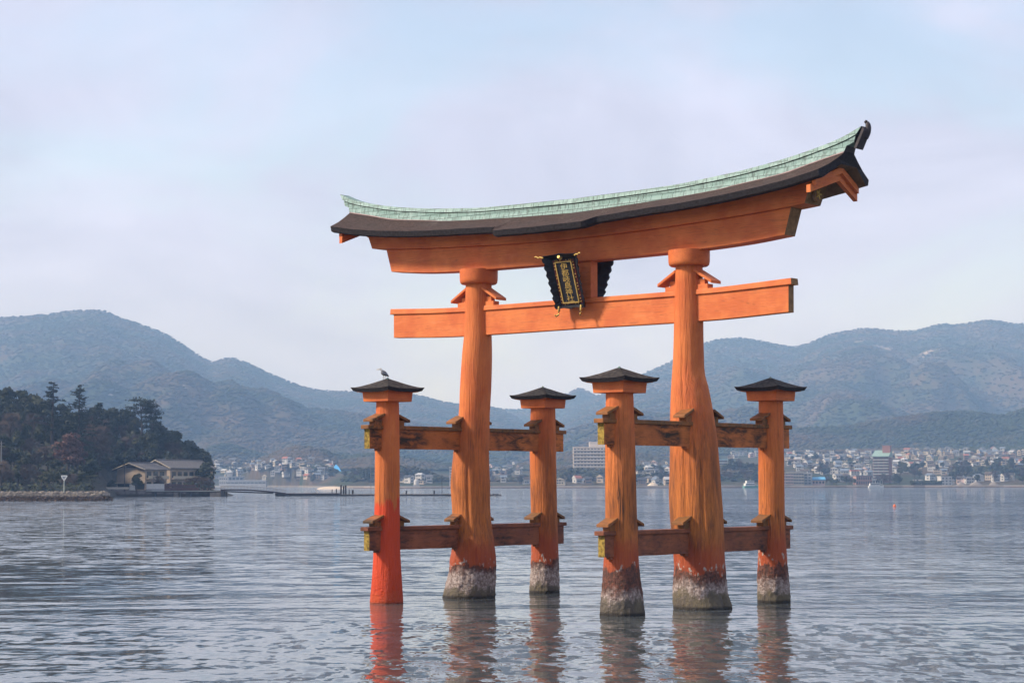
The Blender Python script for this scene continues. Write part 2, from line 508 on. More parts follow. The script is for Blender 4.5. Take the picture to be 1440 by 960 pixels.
# forest crowns over the slopes: one uncountable mass
rg = np.random.default_rng(5)
octa = np.array([(1, 0, 0), (.31, .95, 0), (-.81, .59, 0), (-.81, -.59, 0), (.31, -.95, 0), (0, 0, 1.0), (0, 0, -.6)])
of = []
for k in range(5): of += [(k, (k+1) % 5, 5), ((k+1) % 5, k, 6)]
of = np.array(of)
P = []
def scatter(n, x0, x1, y0, y1, rmin, rmax, minh):
    c = 0
    for _ in range(n*4):
        px = rg.uniform(x0, x1); Y = y0*(y1/y0)**rg.uniform()
        h = hill_at(px, Y)
        if h < minh: continue
        h2 = hill_at(px, Y+30)
        if h2 < h-12: continue
        P.append((X_of(px, Y), Y, h, rg.uniform(rmin, rmax)))
        c += 1
        if c >= n: return
def base_plain(px, Y): return 60
scatter(66000, -60, 1500, 2950, 6150, 3.5, 6.5, 20)
scatter(15000, 840, 1500, 2330, 2950, 2.6, 5.2, 38)
scatter(9000, 280, 1010, 1960, 2400, 2.6, 5, 17)
scatter(9000, -60, 900, 2390, 3050, 3, 6, 17)
scatter(2600, 480, 1110, 1640, 1800, 1.8, 3.6, 5)
scatter(1300, 1335, 1500, 1760, 1900, 2.0, 3.8, 10)
scatter(22000, -1450, -60, 2950, 5700, 6, 10, 20)
scatter(20000, 1500, 2900, 2950, 6150, 6, 10, 20)
scatter(8000, 1500, 2850, 2330, 2950, 4, 7, 36)
scatter(3000, 1500, 2600, 1640, 2330, 3, 5.5, 4)
P = np.array(P)
n = len(P)
jit = rg.uniform(.8, 1.18, (n, 7, 3))
V = octa[None]*jit*P[:, 3][:, None, None]
V[:, :, 2] *= rg.uniform(.32, .58, (n, 1))
V += P[:, None, :3]
V[:, :, 2] += P[:, 3][:, None]*.35
FF = (of[None] + (np.arange(n)*7)[:, None, None]).reshape(-1, 3)
me = bpy.data.meshes.new('forest_cover')
me.vertices.add(n*7); me.vertices.foreach_set('co', V.reshape(-1))
me.loops.add(len(FF)*3); me.loops.foreach_set('vertex_index', FF.reshape(-1).astype(np.int32))
me.polygons.add(len(FF)); me.polygons.foreach_set('loop_start', np.arange(0, len(FF)*3, 3, dtype=np.int32))
me.update(calc_edges=True)
me.polygons.foreach_set('use_smooth', np.ones(len(FF), dtype=bool))
me.materials.append(M['forest'])
fo = bpy.data.objects.new('forest_cover', me); C.objects.link(fo)
tag(fo, 'dull green and brown winter forest covering the far mountains', 'forest', kind='stuff')

# water: one sheet
def water_mat():
    t = NT('sea_water', .045, .5)
    t.p.inputs['IOR'].default_value = 1.333
    geo = t.n.new('ShaderNodeNewGeometry').outputs['Position']
    X, Y, Z = t.xyz(geo)[:3]
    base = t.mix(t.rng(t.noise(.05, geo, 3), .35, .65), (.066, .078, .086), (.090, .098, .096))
    base = t.mix(t.rng(Y, 70, 260), base, t.mix(t.rng(t.math('DIVIDE', X, Y), -.14, .12), (.095, .115, .135), (.026, .046, .074)))  # far body colour paler left, darker right: reflected sky put into the colour
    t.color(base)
    # wind: lively out on the right and far, calm by the gate and in slicks on the left
    wind = t.math('ADD', t.rng(Y, 80, 260, .0, .55), t.math('MULTIPLY', t.rng(t.math('DIVIDE', X, t.math('ADD', Y, 20)), -.03, .15, .0, .75), t.rng(Y, 55, 130, .35, 1.0)))
    slick = t.rng(t.noise(1, t.mapped((.008, .022, 1), (3.1, 1.7, 0), src=geo), 4, .6, .6), .36, .64, .30, 1.1)
    amp = t.math('MULTIPLY', t.math('ADD', .34, wind), slick)
    w1 = t.noise(1.0, t.mapped((1.2, .9, 1), rot=(0, 0, .2), src=geo), 2, .5, .4)
    w2 = t.noise(1.0, t.mapped((.26, .46, 1), rot=(0, 0, .25), src=geo), 2, .5, .5)
    w3 = t.noise(1.0, t.mapped((.05, .13, 1), rot=(0, 0, -.12), src=geo), 2, .5, .3)
    w0 = t.noise(1.0, t.mapped((3.0, 2.0, 1), src=geo), 2, .5, .2)
    h = t.math('ADD', t.math('MULTIPLY', w1, .12), t.math('MULTIPLY', w2, .20))
    h = t.math('ADD', h, t.math('MULTIPLY', w3, .16))
    h = t.math('ADD', h, t.math('MULTIPLY', w0, .036))
    bp = t.n.new('ShaderNodeBump')
    bp.inputs['Distance'].default_value = 1.0
    t.link(t.math('MULTIPLY', h, amp), bp.inputs['Height'])
    # short chop as a slope field (a bump alone averages out to a mirror far away)
    def slopes(scale, sx, sy, rot, asp=(1, 1.6, 1), det=3):
        n = t.n.new('ShaderNodeTexNoise')
        n.inputs['Scale'].default_value = scale
        n.inputs['Detail'].default_value = det
        n.inputs['Roughness'].default_value = .5
        t.link(t.mapped(asp, rot=(0, 0, rot), src=geo), n.inputs['Vector'])
        v = t.n.new('ShaderNodeVectorMath'); v.operation = 'SUBTRACT'
        t.link(n.outputs['Color'], v.inputs[0]); v.inputs[1].default_value = (.5, .5, .5)
        m_ = t.n.new('ShaderNodeVectorMath'); m_.operation = 'MULTIPLY'
        t.link(v.outputs[0], m_.inputs[0]); m_.inputs[1].default_value = (sx, sy, 0)
        return m_.outputs[0]
    def vadd(a, b):
        v = t.n.new('ShaderNodeVectorMath'); v.operation = 'ADD'
        t.link(a, v.inputs[0]); t.link(b, v.inputs[1]); return v.outputs[0]
    def vscale(a, f):
        v = t.n.new('ShaderNodeVectorMath'); v.operation = 'SCALE'
        t.link(a, v.inputs[0]); t.set(v.inputs['Scale'], f); return v.outputs[0]
    sl2 = vadd(slopes(.35, .55, .55, .2), slopes(1.3, .40, .36, -.15, (1.2, 1, 1)))
    near = vadd(slopes(1.35, .42, .60, .25, (1.5, .72, 1), 1), slopes(3.0, .20, .32, -.3, (1.4, .72, 1), 1))
    nearf = t.math('MULTIPLY', t.math('MULTIPLY', t.rng(Y, 72, 54, 0.06, 1.10), t.rng(t.math('ABSOLUTE', t.math('SUBTRACT', X, 3.5)), 7, 12, .90, .24)), t.rng(t.noise(.22, t.mapped((1, .6, 1), (2, 5, 0), src=geo), 3), .36, .60, .22, .95))
    far = t.math('MULTIPLY', t.math('ADD', amp, .25), t.math('MULTIPLY', t.rng(Y, 62, 220, FAR0, FAR1), t.rng(t.math('DIVIDE', X, Y), -.12, .14, 1.5, 1.8)))
    nn_ = vadd(vadd(bp.outputs[0], vscale(near, nearf)), vscale(sl2, far))
    nv = t.n.new('ShaderNodeVectorMath'); nv.operation = 'NORMALIZE'
    t.link(nn_, nv.inputs[0])
    t.link(nv.outputs[0], t.p.inputs['Normal'])
    return t.mat
FAR0, FAR1 = .16, 1.9
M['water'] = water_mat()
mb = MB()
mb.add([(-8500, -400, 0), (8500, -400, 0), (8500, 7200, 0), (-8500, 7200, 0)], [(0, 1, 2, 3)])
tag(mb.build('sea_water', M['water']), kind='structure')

# ------------------------------------------------------------------ haze
def haze():
    mb = MB()
    mb.box(-9000, 9000, -500, 7400, -4.2, 500)
    m = bpy.data.materials.new('haze_air')
    m.use_nodes = True
    nt = m.node_tree
    nt.nodes.clear()
    out = nt.nodes.new('ShaderNodeOutputMaterial')
    v = nt.nodes.new('ShaderNodeVolumePrincipled')
    v.inputs['Color'].default_value = (.34, .58, 1.0, 1)
    v.inputs['Absorption Color'].default_value = (1, 1, 1, 1)
    v.inputs['Density'].default_value = HAZE
    nt.links.new(v.outputs[0], out.inputs['Volume'])
    o = mb.build('haze', m)
    tag(o, 'pale blue air haze over the bay and mountains', 'haze', kind='stuff')
HAZE = 1.8e-4
haze()

# ================================================================== the great gate
PSI = 0.7032
GATE = empty('torii_gate', (2.456, 74.946, 0), -PSI)
tag(GATE, 'huge vermilion shrine gate with curved green ridged roof standing in the sea', 'gate')
CU, CV = math.cos(PSI), math.sin(PSI)                            # the photo's rightward direction in gate axes
SU, SVV = 5.398, 4.5815

def trunk(name, mat, U, V, rows, main, seed, notch=None):
    rows = sorted(rows)
    rows = [(-1.6, rows[0][1], rows[0][2]*1.04)] + rows
    ztab = [(z, o) for z, o, r in rows]; rtab = [(z, r) for z, o, r in rows]
    z0, z1 = rows[0][0], rows[-1][0]
    seg = 120; nz = int((z1-z0)/.06)
    vs, fs = [], []
    for i in range(nz+1):
        z = z0 + (z1-z0)*i/nz
        o, r = smooth_tab(ztab, z), smooth_tab(rtab, z)
        cx, cy = (o/CU, 0) if main else (o*CU, o*CV)
        low = min(1, max(.12, (7.5-z)/6.5))
        for k in range(seg):
            a = 2*PI*k/seg
            ca, sa = math.cos(a), math.sin(a)
            q = r*(1 + (.045*fbm(ca*1.3+seed, sa*1.3, z*.28, 3) + .018*fbm(ca*6+seed, sa*6, z*.5, 4))*low*(1 if main else .55))
            crust = 0 if name == 'sleeve_pillar' and seed == 2.0 else max(0, min(1, (1.7-z)*1.6))
            if crust: q += crust*.028*fbm(ca*r*7+seed, sa*r*7, z*7, 3)
            if notch:
                for (na, nw, zb, zt, dep) in notch:
                    d = (a-na+PI) % (2*PI)-PI
                    zz = 1-abs((z-(zb+zt)/2)/((zt-zb)/2))
                    if zz > 0: q -= dep*math.exp(-(d/nw)**2)*min(1, zz*2.2)
            vs.append((cx+q*ca, cy+q*sa, z))
    for i in range(nz):
        for k in range(seg):
            k2 = (k+1) % seg
            fs.append((i*seg+k, i*seg+k2, (i+1)*seg+k2, (i+1)*seg+k))
    mb = MB(); mb.add(vs, fs, 0, True)
    mb.add([vs[nz*seg+k] for k in range(seg)], [tuple(range(seg))])
    o = mb.build(name, mat, GATE, (U, V, 0))
    return o
def caxis(rows, z): return smooth_tab([(q[0], q[1]) for q in sorted(rows)], z)

ML = [(12.1, .42, .505), (10.96, .393, .51), (10.14, .385, .531), (9.31, .35, .579), (8.07, .294, .605), (7.1, .245, .60), (6.28, .176, .653), (5.46, .121, .693), (4.36, .093, .761), (3.54, .113, .74), (2.72, .155, .755), (1.85, .185, .835), (1.44, .166, .889), (.95, .132, .915), (.32, .043, .984), (0, .022, 1.004)]
MR = [(12.1, -.32, .478), (10.36, -.346, .515), (8.85, -.364, .545), (8.22, -.369, .583), (7.72, -.329, .664), (6.85, -.274, .763), (5.85, -.219, .838), (4.85, -.19, .887), (3.85, -.179, .93), (2.98, -.137, .929), (1.86, -.084, .89), (1.37, -.057, .896), (.63, -.044, .939), (.26, -.004, .982), (0, .037, 1.013)]
FL = [(7.42, .023, .42), (5.68, .02, .452), (4.11, .017, .458), (2.8, .014, .477), (1.89, .009, .497), (.98, .011, .548), (.2, .007, .607), (0, .001, .613)]
BL = [(7.42, -.057, .50), (5.5, -.063, .53), (3.78, -.039, .53), (2.78, -.014, .529), (1.64, .004, .55), (.93, -.005, .571), (0, -.015, .606)]
FR = [(7.42, -.01, .459), (5.78, 0, .5), (4.36, .009, .517), (3.05, .019, .534), (1.87, .013, .581), (1.29, .015, .622), (.58, .029, .698), (0, .049, .745)]
BR = [(7.42, .023, .447), (5.39, .014, .472), (2.91, .014, .484), (1.6, .026, .536), (.95, .032, .575), (.1, .056, .607)]
CAMA = math.atan2(-58.8, 46.6)                                   # direction towards the shore the photo was taken from, gate axes
p_ml = trunk('main_pillar', pillar_mat('trunk_timber_a', (.34, 1.05, 1.22, 1.34), worn=.85, seed=3.1), -5.45, 0, ML, True, 1.0,
             [(CAMA+.55, .10, 2.2, 3.9, .05), (CAMA-.12, .07, 2.0, 6.2, .045), (CAMA-.75, .12, .1, 1.3, .06)])
p_mr = trunk('main_pillar', pillar_mat('trunk_timber_b', (.52, 1.0, 1.28, 1.42), worn=.95, seed=8.4), 5.45, 0, MR, True, 5.0,
             [(CAMA+.2, .06, 1.8, 6.4, .04), (CAMA-.45, .06, 2.4, 9.5, .04), (CAMA+.95, .10, -.6, .6, .12)])
p_fl = trunk('sleeve_pillar', pillar_mat('trunk_timber_red_foot', None, red=3.75, worn=.3, seed=1.2, wear_top=5), -SU, -SVV, FL, False, 2.0)
p_bl = trunk('sleeve_pillar', pillar_mat('trunk_timber_c', (.32, 1.02, 1.22, 1.62), worn=.6, seed=5.5), -SU, SVV, BL, False, 3.0)
p_fr = trunk('sleeve_pillar', pillar_mat('trunk_timber_d', (.50, .82, 1.5, 1.62), worn=.8, seed=6.6), SU, -SVV, FR, False, 4.0)
p_br = trunk('sleeve_pillar', pillar_mat('trunk_timber_e', (.45, .92, 1.35, 1.75), worn=.5, seed=9.7), SU, SVV, BR, False, 6.0)
tag(p_fl, 'pillar whose foot is freshly painted bright red down to the water')

# collars under the lintel
for p, U, rows in ((p_ml, -5.45, ML), (p_mr, 5.45, MR)):
    mb = MB()
    cx = caxis(rows, 12.2)/CU
    prof = [(.50, 12.04), (.66, 12.04), (.715, 12.09), (.735, 12.2), (.74, 12.44), (.74, 12.60)]
    seg = 64
    vs = [(cx+r*math.cos(2*PI*k/seg), r*math.sin(2*PI*k/seg), z) for r, z in prof for k in range(seg)]
    fs = [(i*seg+k, i*seg+(k+1) % seg, (i+1)*seg+(k+1) % seg, (i+1)*seg+k) for i in range(len(prof)-1) for k in range(seg)]
    mb.add(vs, fs, 0, True)
    mb.add(vs[-seg:], [tuple(range(seg))])
    mb.build('collar', M['paint_clean'], p)

# ---- lintel (two stacked beams), tie beam
def loft_beam(name, mats, st, zb, zt, vb, vt, uend_b, uend_t, endmat=1, parent=GATE):
    """beam along U; st = stations -1..1; zb/zt = tables over |U|; half depth vb/vt; ends slanted from uend_b to uend_t"""
    mb = MB()
    vs = []
    for s in st:
        ub, ut = s*uend_b, s*uend_t
        a, b = smooth_tab(zb, abs(ub)), smooth_tab(zt, abs(ut))
        vs += [(ub, -vb, a), (ub, vb, a), (ut, vt, b), (ut, -vt, b)]
    fs = []
    for i in range(len(st)-1):
        o, q = 4*i, 4*i+4
        fs += [(o+1, o, q, q+1), (o+2, o+1, q+1, q+2), (o+3, o+2, q+2, q+3), (o, o+3, q+3, q)]
    mb.add(vs, fs, 0)
    n = 4*(len(st)-1)
    mb.add(vs[:4], [(0, 1, 2, 3)], endmat)
    mb.add(vs[n:], [(3, 2, 1, 0)], endmat)
    return mb.build(name, mats, parent, bevel=.02)
ST = [i/24 for i in range(-24, 25)]
EAVE = [(0, 13.70), (2.2, 13.72), (4, 13.80), (6, 13.88), (8, 14.02), (10, 14.24), (11.4, 14.48)]
RB = [(0, 14.36), (3.4, 14.46), (6.2, 14.60), (7.3, 14.72), (9.16, 14.93), (10.5, 15.2), (11.7, 15.44)]
RT = [(0, 14.90), (4.5, 14.97), (6, 15.07), (7.5, 15.2), (9.06, 15.4), (10.2, 15.6), (11.4, 15.88), (12.3, 16.22)]
SH_B = [(0, 12.52), (4.4, 12.55), (6, 12.58), (7.7, 12.66), (9.25, 12.80)]
SH_T = [(0, 13.36), (3.2, 13.42), (6.2, 13.53), (8, 13.62), (9.5, 13.72), (10.4, 13.80)]
KA_T = [(u, z+.36) for u, z in EAVE]
loft_beam('lower_lintel', [M['paint_x'], M['end_dark']], ST, SH_B, SH_T, .33, .34, 9.24, 9.52)
kas = loft_beam('upper_lintel', [M['paint_x'], M['end_dark']], ST, [(u, z+.004) for u, z in SH_T], KA_T, .50, .56, 10.16, 10.50)
# gilt crests on the lintel ends
for s in (-1, 1):
    mb = MB()
    seg = 24
    ux = s*10.345
    ring = [(ux+s*.05, .25*math.cos(2*PI*k/seg), 14.12+.27*math.sin(2*PI*k/seg)) for k in range(seg)]
    rin = [(ux-s*.05, y, z) for _, y, z in ring]
    mb.add(ring+rin, [(k, (k+1) % seg, seg+(k+1) % seg, seg+k) for k in range(seg)], 0)
    mb.add(ring, [tuple(range(seg)) if s > 0 else tuple(range(seg))[::-1]], 0)
    for k in range(5):
        a = 2*PI*k/5
        mb.tube([(ux+s*.04, .04*math.cos(a), 14.12+.04*math.sin(a)), (ux+s*.08, .16*math.cos(a), 14.12+.18*math.sin(a))], [.045, .03], 6, 1)
    mb.build('crest', [M['end_dark'], M['gold']], kas)

# tie beam through the two big pillars, with its cap board
NB = [(0, 10.06), (6, 10.06), (9.3, 10.17)]
NTp = [(0, 10.99), (6, 11.0), (9.3, 11.10)]
NC = [(0, 11.17), (6, 11.19), (9.5, 11.33)]
nuki = loft_beam('tie_beam', [M['paint_nuki'], M['end_dark']], ST, NB, NTp, .165, .165, 9.26, 9.27)
loft_beam('cap_board', [M['paint_nuki'], M['end_dark']], ST, [(u, z+.003) for u, z in NTp], NC, .23, .215, 9.42, 9.40, parent=nuki)

def plank(name, mat, axis, sgn, d0, d1, zhi, zlo, half, th, c=(0, 0), parent=GATE, m_end=None):
    """sloping cover plank leaving a pillar along an axis, with a block under it"""
    q = []
    for z_off in (-th, 0):
        for (d, w) in ((d0, -1), (d1, -1), (d1, 1), (d0, 1)):
            z = (zhi if d == d0 else zlo) + z_off
            if axis == 'x': q.append((c[0]+sgn*d, c[1]+w*half, z))
            else: q.append((c[0]+w*half, c[1]+sgn*d, z))
    mb = MB()
    flip = (axis == 'x') == (sgn < 0)
    order = [0, 3, 2, 1, 4, 7, 6, 5] if flip else range(8)
    mb.hexa([q[i] for i in order])
    return mb.build(name, mat, parent, bevel=.015)
def wedge_block(mat, axis, sgn, d0, d1, z0, z1, half, c, parent):
    mb = MB()
    a, b = sorted((sgn*d0, sgn*d1))
    if axis == 'x': mb.box(c[0]+a, c[0]+b, c[1]-half, c[1]+half, z0, z1)
    else: mb.box(c[0]-half, c[0]+half, c[1]+a, c[1]+b, z0, z1)
    return mb.build('wedge', mat, parent, bevel=.01)
for U, rows in ((-5.45, ML), (5.45, MR)):
    cx = U + caxis(rows, 11.3)/CU
    for s in (-1, 1):
        zc = smooth_tab(NC, abs(cx+s*.8))
        wedge_block(M['paint_nuki'], 'x', s, .35, .92, zc-.01, zc+.17, .17, (cx, 0), nuki)
        wedge_block(M['paint_nuki'], 'x', s, .35, .76, zc+.17, zc+.36, .11, (cx, 0), nuki)
        plank('wedge_cover', M['paint_clean'], 'x', s, .40, 1.17, 11.92, 11.46, .30, .11, (cx, 0), nuki)

# strut between tie beam and lintel
mb = MB(); mb.box(-.58, .76, -.20, .20, 11.17, 12.56)
mb.build('centre_strut', M['paint_nuki'], GATE, bevel=.02)

# ---- sleeve beams
def sleeve_beam(U, z0, mat, ends, rows3):
    mb = MB()
    n = 40
    hb, L = .71, 5.63
    vs, fs = [], []
    for i in range(n+1):
        y = -L + 2*L*i/n
        wv = .010*fbm(y*1.3, z0, U, 3)
        vs += [(U-.135, y, z0+wv), (U+.135, y, z0+wv), (U+.135, y, z0+hb), (U-.135, y, z0+hb)]
    for i in range(n):
        o, q = 4*i, 4*i+4
        fs += [(o, o+1, q+1, q), (o+1, o+2, q+2, q+1), (o+2, o+3, q+3, q+2), (o+3, o, q, q+3)]
    mb.add(vs, fs, 0)
    mb.add(vs[:4], [(3, 2, 1, 0)], 1); mb.add(vs[-4:], [(0, 1, 2, 3)], 1)
    o = mb.build('sleeve_tie_beam', [mat, ends], GATE)
    mb = MB(); mb.box(U-.20, U+.20, -L-.13, L+.13, z0+hb+.003, z0+hb+.15)
    mb.build('cap_board', [M['mossy'] if z0 > 4 else mat], o, bevel=.02)
    zc = z0+hb+.15
    for (Vc, rows, main) in rows3:
        off = caxis(rows, z0+.8)
        r = smooth_tab([(q[0], q[2]) for q in sorted(rows)], z0+.9)
        for s in (-1, 1):
            d1 = max(1.0, r+.42)
            cu = U
            wedge_block(M['mossy'], 'y', s, r-.2, d1-.22, zc-.005, zc+.20, .15, (cu, Vc), o)
            plank('wedge_cover', M['mossy'], 'y', s, r-.16, d1, zc+.47, zc+.22, .25, .10, (cu, Vc), o)
            # tenon key below the beam
            wedge_block(mat, 'y', s, r-.25, r+.13, z0-.085, z0+.05, .10 if not main else .12, (cu, Vc), o)
    return o
LROW = [(-SVV, FL, False), (0, ML, True), (SVV, BL, False)]
RROW = [(-SVV, FR, False), (0, MR, True), (SVV, BR, False)]
for U, r3 in ((-SU, LROW), (SU, RROW)):
    sleeve_beam(U, 5.65, M['beam_upper'], M['ochre_end'], r3)
    sleeve_beam(U, 1.94, M['beam_lower'], M['ochre_end'], r3)

# ---- sleeve caps
def cap_roof_mb():
    mb = MB()
    n = 16; h = .97
    def top(x, y):
        m = max(abs(x), abs(y)); k = min(abs(x), abs(y))
        return .40*(1-m)**1.15 + .06*(k*m)**3 + .005*fbm(x*6, y*6, 1.0, 2)
    idx = {}
    vs = []
    for i in range(n+1):
        for j in range(n+1):
            x, y = -1+2*i/n, -1+2*j/n
            idx[i, j] = len(vs)
            vs.append((x*h, y*h, .12+top(x, y)))
    fs = [(idx[i, j], idx[i+1, j], idx[i+1, j+1], idx[i, j+1]) for i in range(n) for j in range(n)]
    mb.add(vs, fs, 0)
    rim = [(i, 0) for i in range(n)] + [(n, j) for j in range(n)] + [(i, n) for i in range(n, 0, -1)] + [(0, j) for j in range(n, 0, -1)]
    up = [vs[idx[q]] for q in rim]
    k = len(rim)
    dn = [(x*.93, y*.93, z-.13) for x, y, z in up]
    mb.add(up+dn, [(k+a, k+(a+1) % k, (a+1) % k, a) for a in range(k)], 1)
    mb.add(dn, [tuple(range(k))[::-1]], 2)
    return mb
for p, rows in ((p_fl, FL), (p_bl, BL), (p_fr, FR), (p_br, BR)):
    o = caxis(rows, 7.4)
    c = (o*CU, o*CV)
    mb = MB()
    a, b = .63, .66
    mb.hexa([(c[0]-a, c[1]-a, 7.385), (c[0]+a, c[1]-a, 7.385), (c[0]+a, c[1]+a, 7.385), (c[0]-a, c[1]+a, 7.385), (c[0]-b, c[1]-b, 7.735), (c[0]+b, c[1]-b, 7.735), (c[0]+b, c[1]+b, 7.735), (c[0]-b, c[1]+b, 7.735)])
    mb.build('cap_block', M['paint_clean'], p, bevel=.012)
    mb = MB()
    mb.box(c[0]-.80, c[0]+.80, c[1]-.80, c[1]+.80, 7.738, 7.785)
    mb.build('eave_board', M['paint_nuki'], p)
    r = cap_roof_mb().build('cap_roof', [M['cap_bark'], M['bark_edge'], M['soffit']], p, (c[0], c[1], 7.735))
    mb = MB(); mb.tube([(0, 0, .49), (0, 0, .545)], [.055, .03], 8)
    mb.build('finial', M['copper'], r)

# ---- bark roof over the lintel
def sstep(a, b, x):
    t = min(1, max(0, (x-a)/(b-a)))
    return t*t*(3-2*t)
us = sorted(set([round(-1+i/48, 4) for i in range(97)] + [-.232, -.222, -.212, -.202, .148, .158, .17, .18, .19, .2]))
mb = MB()
prev = None
strips = []
for s in us:
    u = s*11.4
    mid = sstep(-2.66, -2.50, u)*(1-sstep(1.65, 2.2, u))
    E0 = smooth_tab(EAVE, abs(u)); rb = smooth_tab(RB, abs(u))
    def half(sg, ext):
        e = 1.60 + .34*ext
        E = E0 - .17*ext
        wob = .012*fbm(u*2.0, sg*3.0, .5, 3)
        def P(v, z): return (s*(11.40+.28*(1-min(1, abs(v)/1.6))), sg*v, z)
        top = E+.20+wob
        m1, m2 = .4, .75
        return [P(e-.03, E+wob), P(e+.03, top), P(.28+(e-.28)*.62, top+(rb-top)*.33), P(.28+(e-.28)*.3, top+(rb-top)*.67), P(.26, rb+.03)], P(.5, rb-.42), P(e-.22, E-.035)
    f, fi, fb = half(-1, mid)
    b, bi, bb = half(1, mid)
    ring = f + b[::-1] + [bb, bi, fi, fb]
    strips.append(ring)
n = len(strips[0])
mats = [1, 0, 0, 0, 0, 0, 0, 0, 1, 1, 2, 2, 2, 1]
for a, b in zip(strips, strips[1:]):
    for k in range(n):
        k2 = (k+1) % n
        mb.add([a[k], a[k2], b[k2], b[k]], [(3, 2, 1, 0)], mats[k], False)
mb.add(strips[0], [tuple(range(n))[::-1]], 1)
mb.add(strips[-1], [tuple(range(n))], 1)
roof = mb.build('bark_roof', [M['bark'], M['bark_edge'], M['soffit']], GATE)

# barge boards on both gables
for s in (-1, 1):
    for (U0, drop, hh, vend) in ((11.14, .01, .22, 1.38), (11.02, .20, .25, 1.50)):
        mb = MB()
        E = smooth_tab(EAVE, U0); rb = smooth_tab(RB, U0)
        za, ze = rb-.36-drop, E+.01-drop
        for sg in (-1, 1):
            t = .16
            pts = []
            for zz in (-hh, 0):
                for (uu, v, z) in ((U0-t, 0, za), (U0-t, vend, ze), (U0, vend, ze), (U0, 0, za)):
                    pts.append((s*(uu + .2*(1-v/1.5)), sg*v, z+zz))
            flip = (s*sg > 0)
            mb.hexa([pts[i] for i in ([0, 3, 2, 1, 4, 7, 6, 5] if not flip else range(8))])
        mb.build('barge_board', M['paint_clean'], roof)

# ---- copper ridge
def ridge_box(mb, h0, h1, uend_b, uend_t, frac0, frac1, m=0):
    st = [i/60 for i in range(-60, 61)]
    vs = []
    for s in st:
        q = []
        ub, ut = s*uend_b, s*uend_t
        for (uu, fr, hh) in ((ub, frac0, h0), (ut, frac1, h1)):
            a, b = smooth_tab(RB, min(11.7, abs(uu))), smooth_tab(RT, abs(uu))
            if abs(uu) > 11.7: a += (abs(uu)-11.7)*.35
            q.append((uu, hh, a+(b-a)*fr))
        (u0, hb, z0), (u1, ht, z1) = q
        vs += [(u0, -hb, z0), (u0, hb, z0), (u1, ht, z1), (u1, -ht, z1)]
    fs = []
    for i in range(len(st)-1):
        o, q = 4*i, 4*i+4
        fs += [(o+1, o, q, q+1), (o+2, o+1, q+1, q+2), (o+3, o+2, q+2, q+3), (o, o+3, q+3, q)]
    mb.add(vs, fs, m)
    nn = 4*(len(st)-1)
    mb.add(vs[:4], [(0, 1, 2, 3)], 1); mb.add(vs[nn:], [(3, 2, 1, 0)], 1)
mb = MB()
ridge_box(mb, .33, .30, 11.62, 11.70, -.02, .30)
ridge_box(mb, .26, .26, 11.95, 12.02, .30, .61)
ridge = mb.build('ridge', [M['copper'], M['horn']], GATE)
mb = MB(); ridge_box(mb, .29, .25, 12.06, 12.24, .68, 1.0)
mb.build('ridge_cap', [M['copper'], M['horn']], ridge)
mb = MB(); ridge_box(mb, .22, .22, 12.0, 12.05, .60, .70)
mb.build('ridge_joint', [M['horn'], M['horn']], ridge)
mb = MB(); ridge_box(mb, .35, .34, 11.60, 11.62, -.10, -.02)
mb.build('ridge_flashing', [plain('dull_pink_flashing', (.30, .21, .20), .7, .2, 5), M['horn']], ridge)
# dark horn on the near end
mb = MB()
def curl(t):
    p = smooth_tab([(0, 12.17), (.3, 12.27), (.55, 12.30), (.8, 12.27), (1, 12.19)], t), smooth_tab([(0, 15.85), (.3, 16.04), (.55, 16.21), (.8, 16.33), (1, 16.41)], t)
    return (p[0], .10, p[1])
mb.tube([curl(i/12) for i in range(13)], [.115*(1-.52*(i/12)**2) for i in range(13)], 12)
mb.build('ridge_horn', M['horn'], ridge)

mb = MB()
pr = [(11.92, 15.50), (12.02, 15.47), (12.33, 16.08), (12.26, 16.20)]
mb.add([(u, -.22, z) for u, z in pr]+[(u, .22, z) for u, z in pr], [(0, 1, 2, 3), (7, 6, 5, 4), (0, 4, 5, 1), (1, 5, 6, 2), (2, 6, 7, 3), (3, 7, 4, 0)])
mb.build('ridge_end_plate', M['horn'], ridge, bevel=.01)

